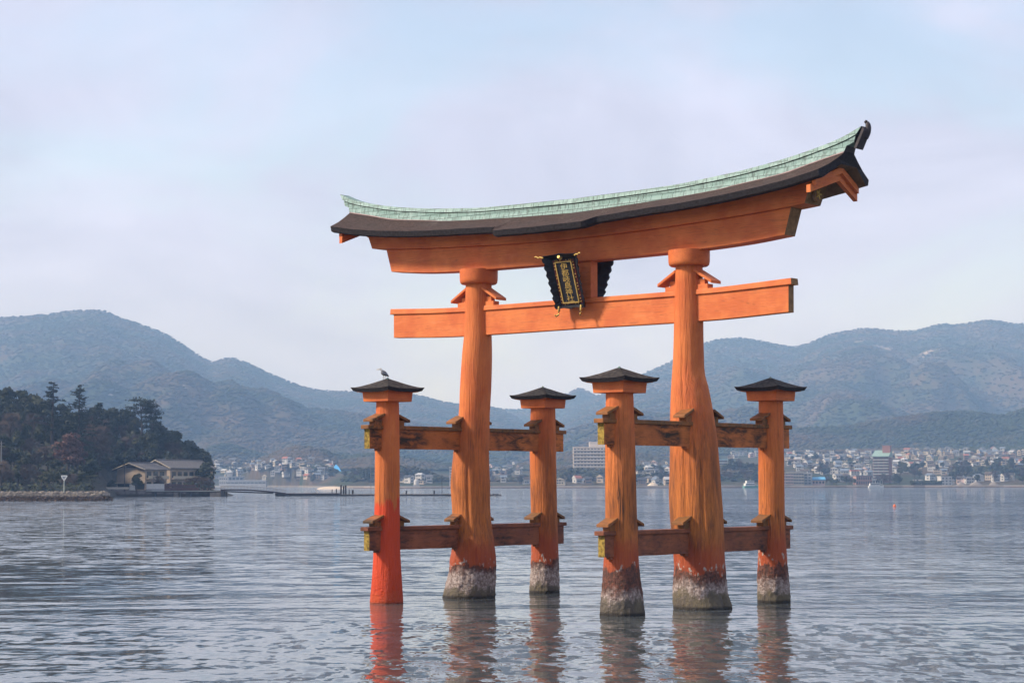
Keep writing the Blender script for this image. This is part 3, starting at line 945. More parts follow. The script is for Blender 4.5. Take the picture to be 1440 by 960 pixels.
# ---- name plaques
def plaque(side, full):
    t = R(18.6)
    n = Vector((0, -math.cos(t), -math.sin(t))); up = Vector((0, -math.sin(t), math.cos(t)))
    mat = Matrix(((1, up.x, n.x), (0, up.y, n.y), (0, up.z, n.z))).to_4x4()
    mat[0][0], mat[1][0], mat[2][0] = 1, 0, 0
    mat = Matrix.Translation((.08, -.40, 10.85)) @ mat
    if side > 0: mat = Matrix.Rotation(PI, 4, 'Z') @ mat
    mb = MB()
    k = 28
    pan = lambda s, b: (s*.52, b, 0)
    def edge(i, s):                                              # wavy carved wing
        b = 2.03*i/k
        w = .66+.15*(i/k)**1.2 + .028*math.sin(i*1.55+s) + .012*math.sin(i*3.3)
        return (s*w, b, .22+.02*math.sin(i*1.55))
    for s in (-1, 1):
        vs = []
        for i in range(k+1):
            b = .10+1.72*i/k
            e = edge(i, s)
            vs += [pan(s, b), e, (e[0], e[1], e[2]-.07), (s*.52, b, -.10)]
        for i in range(k):
            o, q = 4*i, 4*i+4
            for a in range(4):
                a2 = (a+1) % 4
                mb.add([vs[o+a], vs[o+a2], vs[q+a2], vs[q+a]], [(0, 1, 2, 3)] if s > 0 else [(3, 2, 1, 0)])
    # head, foot and the flat panel
    hw = .52
    tl, trr = edge(k, -1), edge(k, 1)
    for (b0, pts) in ((1.82, [(-hw, 1.82, 0), (hw, 1.82, 0), trr, (.3, 2.05, .24), (0, 2.09, .25), (-.3, 2.05, .24), tl]), (.1, [(hw, .10, 0), (-hw, .10, 0), edge(0, -1), (-.3, .03, .2), (0, -.02, .2), (.3, .03, .2), edge(0, 1)])):
        q = [(x, y, z-.09) for x, y, z in pts]
        kk = len(pts)
        mb.add(pts, [tuple(range(kk))]); mb.add(q, [tuple(range(kk))[::-1]])
        mb.add(pts+q, [(i, kk+i, kk+(i+1) % kk, (i+1) % kk) for i in range(kk)])
    mb.box(-hw, hw, .10, 1.82, -.10, 0)
    o = mb.build('name_plaque', M['black'], GATE)
    o.matrix_local = mat
    if not full: return o
    mb = MB(); mb.box(-.50, .50, .12, 1.80, .003, .02)
    mb.build('border_panel', M['maroon'], o)
    mb = MB(); mb.box(-.36, .36, .20, 1.72, .023, .035)
    mb.build('inner_panel', M['black'], o)
    mb = MB()
    for (x0, x1, y0, y1) in ((-.385, -.347, .17, 1.75), (.347, .385, .17, 1.75), (-.345, .345, .17, .208), (-.345, .345, 1.712, 1.75)):
        mb.box(x0, x1, y0, y1, .022, .065)
    mb.build('gilt_frame', M['gold'], o)
    spots = [(s*.445, .2+.115*i) for s in (-1, 1) for i in range(14) if i not in (3, 7, 10)]
    spots += [(x, 1.79) for x in (-.36, -.28, -.14, .14, .28, .36)] + [(x, .135) for x in (-.3, -.18, .18, .3)]
    first = None
    for x, y in spots:
        if first is None:
            mb = MB(); mb.tube([(0, 0, 0), (0, 0, .02), (0, 0, .035)], [.026, .022, .008], 8)
            first = mb.build('stud', M['gold'], o, (x, y, .02))
        else:
            c = first.copy(); C.objects.link(c); c.parent = o; c.location = (x, y, .02)
    for i, ch in enumerate('伊都岐島神社'):                        # the shrine's name, brush written in gold
        cu = bpy.data.curves.new('inscription', 'FONT')
        cu.body = ch
        cu.size = .275
        cu.extrude = .006
        cu.offset = -.001
        cu.align_x = 'CENTER'
        tx = bpy.data.objects.new('inscription', cu)
        C.objects.link(tx)
        dg = bpy.context.evaluated_depsgraph_get()
        me = bpy.data.meshes.new_from_object(tx.evaluated_get(dg))
        bpy.data.objects.remove(tx)
        me.materials.clear(); me.materials.append(M['gold'])
        c = bpy.data.objects.new('character', me); C.objects.link(c)
        c.parent = o
        c.location = (0, 1.455-.242*i, .046)
        c.rotation_euler = (0, 0, R(random.uniform(-4, 4)))
        c.scale = (1.3, .98, 1)
    for s in (-1, 1):
        mb = MB()
        mb.tube([(s*.74, 1.97, .22), (s*.86, 2.02, .25), (s*.93, 1.99, .27), (s*1.0, 2.06, .28), (s*1.06, 2.04, .28)], [.032, .024, .032, .02, .03], 8)
        mb.build('gilt_finial', M['gold'], o)
        mb = MB()
        mb.tube([(s*.52, .10, .16), (s*.52, -.06, .22), (s*.53, -.18, .29), (s*.57, -.22, .38), (s*.60, -.15, .43)], [.04, .05, .045, .035, .02], 8)
        mb.build('gilt_finial', M['gold'], o)
    mb = MB(); mb.tube([(0, 1.9, .13), (0, 1.98, .24)], [.09, .06], 10)
    mb.build('gilt_crest', M['gold'], o)
    return o
plaque(-1, True)
plaque(1, False)

# ================================================================== trees
def leaf_mat(name, a, b, c):
    t = NT(name, .75, .2)
    n = t.noise(.45, detail=4)
    n2 = t.noise(2.2, detail=3)
    col = t.mix(t.rng(n, .36, .64), a, b)
    col = t.mix(t.rng(n2, .5, .75, 0, .6), col, c)
    col = t.mix(t.math('MULTIPLY', t.rand(), .45), col, tuple(x*.5 for x in a))
    t.color(col)
    return t.mat
M['leaf_dark'] = leaf_mat('dark_evergreen_leaves', (.026, .034, .018), (.055, .062, .030), (.090, .090, .046))
M['leaf_olive'] = leaf_mat('olive_leaves', (.040, .046, .020), (.085, .084, .036), (.12, .11, .05))
M['leaf_needle'] = leaf_mat('dark_needles', (.018, .028, .018), (.038, .048, .028), (.065, .068, .042))
M['twig_brown'] = leaf_mat('bare_brown_twigs', (.070, .050, .042), (.11, .078, .064), (.15, .11, .09))
M['twig_red'] = leaf_mat('reddish_dry_leaves', (.095, .052, .042), (.14, .070, .056), (.17, .095, .075))
M['barkwood'] = plain('tree_bark', (.055, .042, .034), .9, .35, 5)

def quads(mb, pts, nrm, size, m, aspect=1.0, rnd=random):
    for p, nv in zip(pts, nrm):
        a = Vector((rnd.gauss(0, 1), rnd.gauss(0, 1), rnd.gauss(0, 1)))
        n = (Vector(nv) + a*.55).normalized()
        u = n.orthogonal().normalized()
        u.rotate(Matrix.Rotation(rnd.uniform(0, 2*PI), 3, n))
        w = n.cross(u)
        sz = size*rnd.uniform(.6, 1.35)
        u *= sz*.5; w *= sz*.5*aspect
        p = Vector(p)
        mb.add([p-u-w*.6, p+u*.7-w, p+u+w*.7, p-u*.6+w], [(0, 1, 2, 3)], m)
def broadleaf_parts(seed, H=11, Rr=4.2, nleaf=2200, size=.62, twig=False):
    rn = random.Random(seed)
    tr = MB()
    tr.tube([(0, 0, -2), (.1, 0, H*.2), (.2*rn.uniform(-1, 1), .2, H*.45), (rn.uniform(-.4, .4), rn.uniform(-.4, .4), H*.78)], [.34, .28, .2, .07], 7)
    lobes = []
    for k in range(rn.randint(10, 14)):
        a = rn.uniform(0, 2*PI); q = rn.uniform(.1, .72)*Rr; z = H*rn.uniform(.38, .88)
        q *= 1.0 if z < H*.68 else .6
        c = Vector((q*math.cos(a), q*math.sin(a), z)); r = rn.uniform(.26, .46)*Rr
        lobes.append((c, r))
        tr.tube([(0, 0, z*.55), c*.55+Vector((0, 0, z*.38)), c], [.12, .08, .03], 5)
    cr = MB()
    for i in range(nleaf):
        c, r = lobes[rn.randrange(len(lobes))]
        d = Vector((rn.gauss(0, 1), rn.gauss(0, 1), rn.gauss(.25, .8))).normalized()
        p = c + d*r*(rn.uniform(.55, 1.08)**.6)
        p.z = c.z + (p.z-c.z)*.78
        if twig:
            e = p + (d+Vector((rn.uniform(-.5, .5), rn.uniform(-.5, .5), .5)))*rn.uniform(.5, 1.1)
            w = d.orthogonal().normalized()*.045
            cr.add([p-w, p+w, e], [(0, 1, 2)])
        else:
            quads(cr, [p], [d], size, 0, .8, rn)
    return tr, cr
def conifer_parts(seed, H=17, Rr=3.0, gap=.25, n=26):
    rn = random.Random(seed)
    tr, cr = MB(), MB()
    tr.tube([(0, 0, -2), (.05, 0, H*.4), (.15, .1, H)], [.36, .24, .03], 7)
    for k in range(n):
        f = (k+.5)/n
        z = H*(.28+.72*f)
        for j in range(rn.randint(3, 5)):
            if rn.random() < gap: continue
            a = rn.uniform(0, 2*PI)
            L = Rr*(1-f)**.75*rn.uniform(.6, 1.15)+.35
            tip = Vector((L*math.cos(a), L*math.sin(a), z+L*rn.uniform(-.18, .22)))
            b = Vector((0, 0, z))
            tr.tube([b, tip], [.05, .015], 4, cap=False)
            for q in range(int(10+L*11)):
                t = rn.uniform(.15, 1.05)
                p = b.lerp(tip, t)+Vector((rn.gauss(0, .16), rn.gauss(0, .16), rn.gauss(-.02, .10)))
                quads(cr, [p], [(0, 0, 1)], .42, 0, .6, rn)
    return tr, cr
def pine_parts(seed, H=12):
    rn = random.Random(seed)
    tr, cr = MB(), MB()
    path = [Vector((0, 0, -2)), Vector((.3, 0, H*.3)), Vector((-.3, .2, H*.6)), Vector((.4, 0, H*.95))]
    tr.tube(path, [.34, .27, .18, .05], 7)
    for k in range(13):
        f = rn.uniform(.45, 1)
        a = rn.uniform(0, 2*PI); L = rn.uniform(1.2, 3.6)*(1.25-f*.75)
        b = Vector((0, 0, H*f*.93)); c = Vector((L*math.cos(a), L*math.sin(a), H*f+.3))
        tr.tube([b, (b+c)/2+Vector((0, 0, .2)), c], [.09, .07, .03], 5)
        for i in range(130):
            d = Vector((rn.gauss(0, .75), rn.gauss(0, .75), abs(rn.gauss(0, .26))))
            quads(cr, [c+d], [(0, 0, 1)], .38, 0, .7, rn)
    return tr, cr
LIB = {}
def make_lib(key, parts, leaf):
    tr, cr = parts
    a = tr.build('trunk', M['barkwood']); b = cr.build('crown', leaf)
    LIB[key] = (a.data, b.data)
    bpy.data.objects.remove(a); bpy.data.objects.remove(b)
for i in range(5): make_lib('dark%d' % i, broadleaf_parts(10+i, 11, 4.2+.2*i), M['leaf_dark'])
for i in range(3): make_lib('olive%d' % i, broadleaf_parts(30+i, 10, 4.0, 2000, .6), M['leaf_olive'])
for i in range(2): make_lib('bare%d' % i, broadleaf_parts(50+i, 10, 3.9, 3000, .5, True), M['twig_brown'])
for i in range(2): make_lib('red%d' % i, broadleaf_parts(60+i, 10, 3.6, 1800, .40), M['twig_red'])
make_lib('fir0', conifer_parts(3, 19, 3.1, .34, 24), M['leaf_needle'])
make_lib('fir1', conifer_parts(4, 19, 3.5, .22, 28), M['leaf_needle'])
make_lib('fir2', conifer_parts(8, 13, 2.6, .08, 22), M['leaf_needle'])
make_lib('pine0', pine_parts(5), M['leaf_needle'])
make_lib('pine1', pine_parts(6, 11), M['leaf_olive'])
def tree(key, loc, sc, rz, name, label, group=None, wide=1.0):
    r = empty(name, loc, rz)
    r.scale = (sc*wide, sc*wide, sc)
    tag(r, label, 'tree', group)
    for nm, me in zip(('trunk', 'crown'), LIB[key]):
        o = bpy.data.objects.new(nm, me); C.objects.link(o); o.parent = r
    return r

# ================================================================== wooded point on the left
CREST = [(-900, 9), (-700, 20), (-450, 30), (-260, 31), (-60, 27), (0, 25), (60, 22), (110, 20.5), (180, 18.5), (205, 15), (232, 8.5), (262, 4.5), (290, 2.2), (318, .8), (340, -1)]
FRONT = [(-900, 570), (-260, 545), (120, 552), (150, 610), (165, 668), (240, 680), (330, 690)]
def head_h(px, Y):
    yf = lerp_tab(FRONT, px)
    if Y < yf: return max(-2, 1.9-(yf-Y)*.5)
    cz = lerp_tab(CREST, px)
    if px > 335: return -2
    wgt = min(1, max(0, (px-100)/60))
    k = min(1, max(0, (Y-yf-18)/120))*(1-wgt) + min(1, max(0, (Y-716-10*(1-wgt))/24))*wgt
    z = 1.9 + max(0, cz-1.9)*(k**.85) + .25*fbm(px*.05, Y*.05, 2.0, 3)
    if cz < 1.9: z = min(z, cz)
    if Y > 760: z -= (Y-760)*.35
    return max(z, -2)
pxs = np.linspace(-900, 345, 250); ysl = np.linspace(538, 850, 79)
vs = [(X_of(px, Y), Y, head_h(px, Y)) for Y in ysl for px in pxs]
k = len(pxs)
mb = MB(); mb.add(vs, [(i*k+j, i*k+j+1, (i+1)*k+j+1, (i+1)*k+j) for i in range(len(ysl)-1) for j in range(k-1)], 0, True)
tag(mb.build('headland_ground', plain('leaf_litter_ground', (.035, .030, .020), .95, .4, .6)), kind='structure')

GH = 'trees on the wooded point'
cnt = {}
ORD = {'dark': ('broadleaf_tree', 'dark round crowned evergreen'), 'olive': ('broadleaf_tree', 'olive green leafy tree'), 'bare': ('bare_tree', 'leafless brown twiggy tree'), 'red': ('dry_leaved_tree', 'rusty red dry leaved tree'), 'fir2': ('conifer_tree', 'pointed dark conifer'), 'pine1': ('pine_tree', 'flat topped olive pine')}
def where(px, py):
    a = ('at the left edge of the wooded point' if px < 45 else 'left of the tall pair of conifers' if px < 70 else 'below the two tall conifers' if px < 130 else 'on the slope above the tan inn' if px < 215 else 'above the inn roof end' if px < 250 else 'at the seaward tip of the wooded point')
    b = ('high on the skyline' if py < 585 else 'halfway up the slope' if py < 635 else 'low near the shore')
    return a + ', ' + b
def head_tree(key, px, ptop, Y, wide=1.0, label=None, name=None, H=None):
    kind = ''.join(ch for ch in key if not ch.isdigit()) if key not in ORD else key
    z = head_h(px, Y)
    top = zof(px, ptop, Y)
    H0 = {'dark': 10.9, 'olive': 9.9, 'bare': 10.4, 'red': 9.6, 'fir': 19, 'fir2': 13, 'pine': 12.3, 'pine1': 11.4}.get(kind, 10)
    sc = min(1.9, max(.35, (top-z)/H0))
    nm, ds = ORD.get(kind, (name, ''))
    tree(key, (X_of(px, Y), Y, z), sc, random.uniform(0, 6.28), name or nm, label or ds+' '+where(px, ptop), GH, wide*(.85+.3*random.random())*min(1.6, max(1.0, .8/sc)))
# the distinct ones, by crown top
head_tree('fir0', 72, 537, 640, 1.7, 'tall thin conifer with gappy flat branches, left one of the skyline pair', 'conifer_tree')
head_tree('fir1', 109, 541, 645, 1.45, 'tall spire shaped conifer, right one of the skyline pair', 'conifer_tree')
head_tree('fir2', 138, 563, 668, 1.1, 'short pointed conifer on the skyline right of the tall pair', 'conifer_tree')
head_tree('pine0', 198, 562, 730, .9, 'spreading dark pine standing on the skyline above the inn', 'pine_tree')
head_tree('pine0', 214, 571, 732, .8, 'thin topped leaning pine at the right end of the high skyline', 'pine_tree')
head_tree('red0', 96, 607, 590, 1.0, 'rusty red dry leaved tree in the middle of the wooded slope', 'dry_leaved_tree')
head_tree('red1', 108, 616, 592, .9, 'smaller rusty red tree, right of the other dry leaved tree', 'dry_leaved_tree')
SKY = [(-12, 546), (10, 545), (30, 546), (48, 552), (62, 560), (88, 568), (122, 570), (152, 574), (172, 573), (184, 580), (225, 590), (231, 602), (240, 622), (252, 620), (268, 616), (280, 624), (287, 640)]
for i, (px, py) in enumerate(SKY):
    key = ['dark0', 'dark3', 'dark1', 'olive0', 'dark2', 'dark4'][i % 6] if px < 225 else ['dark1', 'dark4', 'dark2', 'dark0'][i % 4]
    head_tree(key, px, py, 690 if px < 130 else 738, 1.0)
def skyline(px): return lerp_tab([(-700, 590), (-450, 548), (-30, 546), (30, 546), (60, 560), (120, 572), (185, 580), (220, 590), (235, 612), (250, 622), (285, 624), (300, 655)], px)
rows = [(676, 10, 22), (660, 24, 20), (640, 40, 18), (618, 60, 17), (596, 82, 15), (574, 104, 13)]
mix = ['dark0', 'bare0', 'olive0', 'dark2', 'bare0', 'dark3', 'olive1', 'dark4', 'bare1', 'dark1', 'dark2', 'olive2', 'fir2', 'bare1', 'pine1', 'dark3']
q = 0
for ri, (Y, dy, stp) in enumerate(rows):
    px = -25 + (ri*9 % 17)
    lim = 292 if Y > 655 else 140
    while px < lim:
        py = skyline(px)+dy+random.uniform(-7, 9)
        if py > 664: py = 664 + random.uniform(-6, 8)
        if px > 250 and Y < 700: key = None
        elif 135 < px < 262 and (Y < 715 or py > 640): key = None
        elif not (84 < px < 118 and ri == 4):
            key = 1
        else: key = None
        if key:
            key = mix[(q*7+ri*3) % len(mix)]
            if ri >= 4 and random.random() < .4: key = random.choice(['bare0', 'bare1', 'olive1'])
            head_tree(key, px, py, Y + random.uniform(-6, 6))
        q += 1
        px += stp*random.uniform(.8, 1.2)
for px, py, Y in [(140+11*i, skyline(140+11*i)+14+(i*7) % 9, 733) for i in range(11)] + [(136+13*i, 606+(i*5) % 8+max(0, (i-5))*4, 728) for i in range(10)] + [(140+12*i, 628+(i*5) % 9, 725) for i in range(10)] + [(138+13*i, 648+(i*5) % 7, 724) for i in range(9)]:
    key = mix[(q*5) % len(mix)]
    head_tree(key, px, py, Y); q += 1
for px, py, Y in ((238, 606, 736), (247, 616, 736), (256, 617, 734), (244, 634, 726), (254, 636, 724), (263, 622, 738), (270, 630, 740), (266, 642, 736), (274, 640, 738), (282, 636, 730), (289, 650, 716), (278, 652, 734), (268, 671, 700), (277, 669, 698), (286, 671, 696), (293, 673, 692)):
    head_tree('bare%d' % (q % 2) if py > 665 else 'dark%d' % (q % 5), px, py, Y); q += 1
for i in range(120):                                             # the point goes on beyond the frame
    px = -40-random.random()**1.1*720; Y = random.uniform(575, 720)
    key = mix[(i*5) % len(mix)]
    ptop = horizon(px)-(head_h(px, Y)+random.uniform(8, 12)-CAMH)*2860.0/Y
    head_tree(key, px, ptop, Y, 1.15, ORD.get(key, ORD.get(key[:-1], ('', 'pine')))[1]+' further along the wooded shore to the left', None)
# undergrowth
rn = random.Random(3)
mb = MB()
for i in range(24000):
    px = rn.uniform(-30, 300) if i < 9000 else rn.uniform(-850, -30); Y = rn.uniform(558, 740)
    if px > 132 and Y < 724 and px < 258: continue
    z = head_h(px, Y)
    if z < 1.6: continue
    quads(mb, [(X_of(px, Y), Y, z+rn.uniform(.1, 2.6))], [(0, -.4, .8)], 1.0, 0, .8, rn)
tag(mb.build('undergrowth', M['leaf_dark']), 'dark scrub filling the ground under the trees of the wooded point', 'undergrowth', kind='stuff')

# ---- stone breakwater with beacon
def stone_mat(name, lo=1.1, pale=(.42, .36, .29)):
    t = NT(name, .9, .15)
    geo = t.n.new('ShaderNodeNewGeometry')
    z = t.xyz(geo.outputs['Position'])[2]
    n = t.noise(.9, detail=5)
    isl = geo.outputs['Random Per Island']
    c = t.mix(isl, tuple(q*.55 for q in pale), pale)
    c = t.mix(t.rng(n, .45, .7, 0, .6), c, (.17, .14, .11))
    zz = t.math('ADD', z, t.math('MULTIPLY', t.math('SUBTRACT', n, .5), 1.2))
    low = t.mix(isl, (.040, .028, .020), (.115, .072, .045))
    c = t.mix(t.rng(zz, lo-.2, lo+.3, 1, 0), c, low)
    t.color(c)
    return t.mat
M['stone'] = stone_mat('breakwater_stone', 1.15, (.34, .29, .235))
rn = random.Random(11)
mb = MB()
x1 = onwater(149, 704).x
Yj = 512
mb.hexa([(-330, Yj+.9, -1), (x1-.4, Yj+.9, -1), (x1-.4, Yj+8, -1), (-330, Yj+8, -1), (-330, Yj+2.0, 1.9), (x1-2.6, Yj+2.0, 1.9), (x1-2.6, Yj+7, 1.9), (-330, Yj+7, 1.9)])
def boulder(mb, c, r, rn):
    M3 = Matrix.Rotation(rn.uniform(0, 6.28), 3, Vector((rn.gauss(0, 1), rn.gauss(0, 1), rn.gauss(0, 1))).normalized())
    vs = []
    for sx in (-1, 1):
        for sy in (-1, 1):
            for sz in (-1, 1):
                vs.append(Vector(c) + M3 @ Vector((sx*r*rn.uniform(.55, 1.05), sy*r*rn.uniform(.5, .95), sz*r*rn.uniform(.45, .8))))
    mb.add(vs, [(0, 1, 3, 2), (4, 6, 7, 5), (0, 4, 5, 1), (2, 3, 7, 6), (0, 2, 6, 4), (1, 5, 7, 3)])
for i in range(3000):
    x = rn.uniform(-150, x1)
    z = rn.uniform(-.1, 2.15)
    y = Yj + .35 + z*.42 + rn.uniform(-.15, .2)
    xe = x1 - z*.85
    if x > xe: x = xe
    if x > xe-1.0: y = Yj+rn.uniform(.3, 7.5)
    boulder(mb, (x, y, z), rn.uniform(.18, .40), rn)
for i in range(500):
    boulder(mb, (rn.uniform(-150, x1-2.4), Yj+rn.uniform(1.6, 6.5), 1.95+rn.uniform(-.1, .14)), rn.uniform(.2, .4), rn)
tag(mb.build('stone_breakwater', M['stone']), 'low rubble stone breakwater running into the water from the left edge', 'breakwater')
M['pale_steel'] = plain('pale_painted_steel', (.40, .43, .38), .5, .1, 3)
M['white'] = plain('white_paint', (.60, .60, .58), .55, .08, 2)
p = at(90, 689, Yj+3)
b = empty('beacon_post', (p.x, p.y, 2.0))
tag(b, 'slim pale beacon post with a white triangle top on the breakwater', 'beacon')
mb = MB(); mb.tube([(0, 0, -.3), (0, 0, 3.2)], [.13, .11], 10); mb.build('post', M['pale_steel'], b)
mb = MB()
T = [(-.75, 4.25), (.75, 4.25), (0, 3.1)]
for (a, c) in ((0, 1), (1, 2), (2, 0)):
    mb.tube([(T[a][0], 0, T[a][1]), (T[c][0], 0, T[c][1])], .15, 6)
mb.build('triangle_frame', M['white'], b)
mb = MB(); mb.hexa([(-.12, -.05, 3.35), (.12, -.05, 3.35), (.12, .05, 3.35), (-.12, .05, 3.35), (-.5, -.05, 4.1), (.5, -.05, 4.1), (.5, .05, 4.1), (-.5, .05, 4.1)])
mb.build('triangle_panel', plain('grey_panel', (.30, .31, .33), .6, .1), b)

# ---- quay, inn, fences, pier
M['concrete'] = plain('weathered_concrete', (.20, .17, .14), .9, .35, .7)
M['dark_wood'] = plain('tarred_timber', (.032, .026, .024), .85, .35, 2)
def quay_mat():
    t = NT('stained_quay_wall', .9, .15)
    z = t.xyz(t.n.new('ShaderNodeNewGeometry').outputs['Position'])[2]
    n = t.noise(.7, detail=5)
    c = t.mix(t.rng(n, .35, .65), (.085, .075, .07), (.15, .13, .12))
    c = t.mix(t.rng(t.math('ADD', z, t.math('MULTIPLY', n, .6)), .9, 1.5, 1, 0), c, (.045, .034, .026))
    t.color(c)
    return t.mat
M['quay'] = quay_mat()
def pxbox(mb, x0, x1, ytop, ybot, Y, depth, m=0):
    a, b = at(x0, ybot, Y), at(x1, ytop, Y)
    mb.box(a.x, b.x, Y, Y+depth, a.z, b.z, m)
mb = MB(); a, b2_ = at(128, 687, 655), at(298, 690, 668)
mb.hexa([(a.x-14, 652, -1), (b2_.x, 682, -1), (b2_.x, 700, -1), (a.x-14, 700, -1), (a.x-14, 653, 2.35), (b2_.x, 683, 1.9), (b2_.x, 700, 1.9), (a.x-14, 700, 2.35)])
tag(mb.build('quay_wall', M['quay']), 'dark tide stained quay wall below the tan inn', 'quay wall')
mb = MB(); pxbox(mb, 128, 181, 684.6, 687.6, 650, .5)
tag(mb.build('boundary_wall', plain('cream_wall', (.46, .42, .36), .8, .15)), 'long low cream wall on the quay left of the round bush', 'wall')
M['inn_wall'] = plain('tan_render', (.36, .285, .215), .85, .12, .5)
M['inn_roof'] = plain('grey_roof_tiles', (.115, .105, .10), .85, .25, 1.5)
M['inn_trim'] = plain('pale_fascia', (.42, .36, .27), .7, .1)
M['shade_glass'] = plain('dark_window_glass', (.025, .028, .032), .15, .2)
M['brown_timber'] = plain('brown_timber', (.085, .058, .045), .8, .25)
def inn(name, px, Y, w, d, zb, ze, rise, rot, label):
    p = at(px, 690, Y)
    o = empty(name, (p.x, Y, zb), rot)
    tag(o, label, 'inn')
    h = ze-zb
    mb = MB()
    mb.add([(-w/2, 0, 0), (w/2, 0, 0), (w/2, d, 0), (-w/2, d, 0), (-w/2, 0, h), (w/2, 0, h), (w/2, d, h), (-w/2, d, h), (0, 0, h+rise-.15), (0, d, h+rise-.15)],
           [(0, 1, 5, 8, 4), (1, 2, 6, 5), (2, 3, 7, 9, 6), (3, 0, 4, 7)], 0)
    mb.build('wall', M['inn_wall'], o)
    mb = MB()
    ov, e = 1.3, 1.0
    sl_ = rise/(w/2)
    for s in (-1, 1):
        q = []
        for zz in (0, .28):
            q += [(0, -ov, h+rise+zz-.1), (s*(w/2+e), -ov, h-e*sl_+zz-.1), (s*(w/2+e), d+ov, h-e*sl_+zz-.1), (0, d+ov, h+rise+zz-.1)]
        mb.hexa(q if s > 0 else [q[i] for i in (0, 3, 2, 1, 4, 7, 6, 5)])
    rf = mb.build('roof', M['inn_roof'], o)
    for s in (-1, 1):
        mb = MB()
        mb.tube([(0, -ov-.06, h+rise+.02), (s*(w/2+e), -ov-.06, h-e*sl_+.02)], .2, 4)
        mb.build('fascia', M['inn_trim'], rf)
    mb = MB(); mb.tube([(0, -ov, h+rise+.22), (0, d+ov, h+rise+.22)], .22, 6); mb.build('ridge_tile', M['inn_roof'], rf)
    mb = MB(); mb.box(-1.9, 1.9, -.06, .02, h+.35, h+1.0); mb.build('gable_vent', M['brown_timber'], o)
    mb = MB(); mb.box(-w/2+.3, w/2-.3, -.05, .04, .4, 2.3); mb.build('ground_floor_glazing', M['shade_glass'], o)
    mb = MB(); mb.box(-w/2-.3, w/2+.1, -.9, -.02, 2.45, 2.75); mb.build('canopy', M['inn_trim'], o)
    n = int(d/3.2)
    for fl in (0, 1):
        z = .9+fl*3.5
        mb = MB(); mb.box(w/2+.02, w/2+1.25, .3, d-.3, z-.55, z-.35); bal = mb.build('balcony', M['inn_wall'], o)
        mb = MB(); mb.box(w/2+1.12, w/2+1.22, .3, d-.3, z-.346, z+.55); mb.build('railing', M['brown_timber'] if fl == 0 else M['inn_trim'], bal)
        for k in range(n):
            y = .9+k*(d-1.2)/n
            mb = MB(); mb.box(w/2-.1, w/2+.04, y, y+(d-1.2)/n*.68, z, z+2.0)
            mb.build('window', M['shade_glass'], o)
    mb = MB(); mb.box(-w/2-.5, -w/2+.02, .5, 2.5, 2.6, 4.6); mb.build('side_balcony', M['inn_trim'], o)
    return o
inn('inn_building', 184, 686, 11.8, 12, 1.9, 9.2, 1.9, R(-27), 'tan two storey inn block with a gable facing the water under dark trees')
inn('inn_building', 221, 704, 11, 25, 1.9, 9.9, 2.4, R(-27), 'rear inn block with balconies behind the tan gabled block')
mb = MB(); pxbox(mb, 182, 189.5, 680.5, 689.5, 668, .4)
tag(mb.build('storage_hut', M['white']), 'small bright white hut front beside the utility pole', 'hut')
mb = MB(); pxbox(mb, 206, 231, 680, 687.2, 671, .25)
o = mb.build('screen_fence', M['white']); tag(o, 'long white panel screen on the quay below the inn', 'fence')
mb = MB(); pxbox(mb, 206, 231, 687.2, 690, 671.02, .2); mb.build('base_panel', plain('grey_base', (.33, .33, .35), .7, .1), o)
mb = MB(); pxbox(mb, 231.3, 254, 680, 681, 671, .25); pxbox(mb, 231.3, 275, 681.2, 684.5, 671, .2); pxbox(mb, 231.3, 280, 685.2, 689.2, 671, .2)
for k in range(9): pxbox(mb, 231.3+6*k, 232+6*k, 681, 690, 670.9, .15)
tag(mb.build('timber_fence', plain('red_brown_timber', (.10, .050, .045), .8, .25)), 'dark red brown railing fence right of the white screen', 'fence')
tree('olive0', (at(192, 690, 664).x, 664, 1.6), .62, 1.0, 'round_bush', 'round dark green bush in front of the tan inn', None, 1.05)
tree('dark2', (at(157, 690, 660).x, 660, 1.6), .38, 2.0, 'round_bush', 'small dark bush left of the white hut', None, 1.1)
tree('bare1', (at(222, 690, 678).x, 678, 1.6), .55, 1.0, 'bare_tree', 'small leafless tree before the inn balconies', None, 1.0)
tree('bare0', (at(284, 690, 690).x, 690, 1.5), .42, 2.0, 'bare_tree', 'low brown leafless bush at the root of the pier', None, 1.5)
def pole(name, px, ytop, ybot, Y, r, label, cat, mat, cross=False):
    a, b = at(px, ybot, Y), at(px, ytop, Y)
    o = empty(name, (a.x, Y, a.z))
    tag(o, label, cat)
    h = b.z-a.z
    mb = MB(); mb.tube([(0, 0, -.5), (0, 0, h)], [r, r*.75], 8); mb.build('shaft', mat, o)
    mb = MB()
    if cross: mb.box(-.8, .8, -.06, .06, h-.7, h-.58); mb.box(-.6, .6, -.06, .06, h-1.5, h-1.38)
    else: mb.tube([(0, 0, h), (0, 0, h+.18)], [r*1.3, r*.5], 8)
    mb.build('crossarm' if cross else 'tip', mat, o)
    return o
pole('utility_pole', 175, 651, 689, 664, .18, 'dark utility pole in front of the tan gable', 'utility pole', M['dark_wood'], True)
pole('utility_pole', 1.5, 620, 655, 570, .16, 'grey pole at the very left edge among the trees', 'utility pole', plain('grey_concrete_pole', (.22, .22, .22), .8, .1), True)

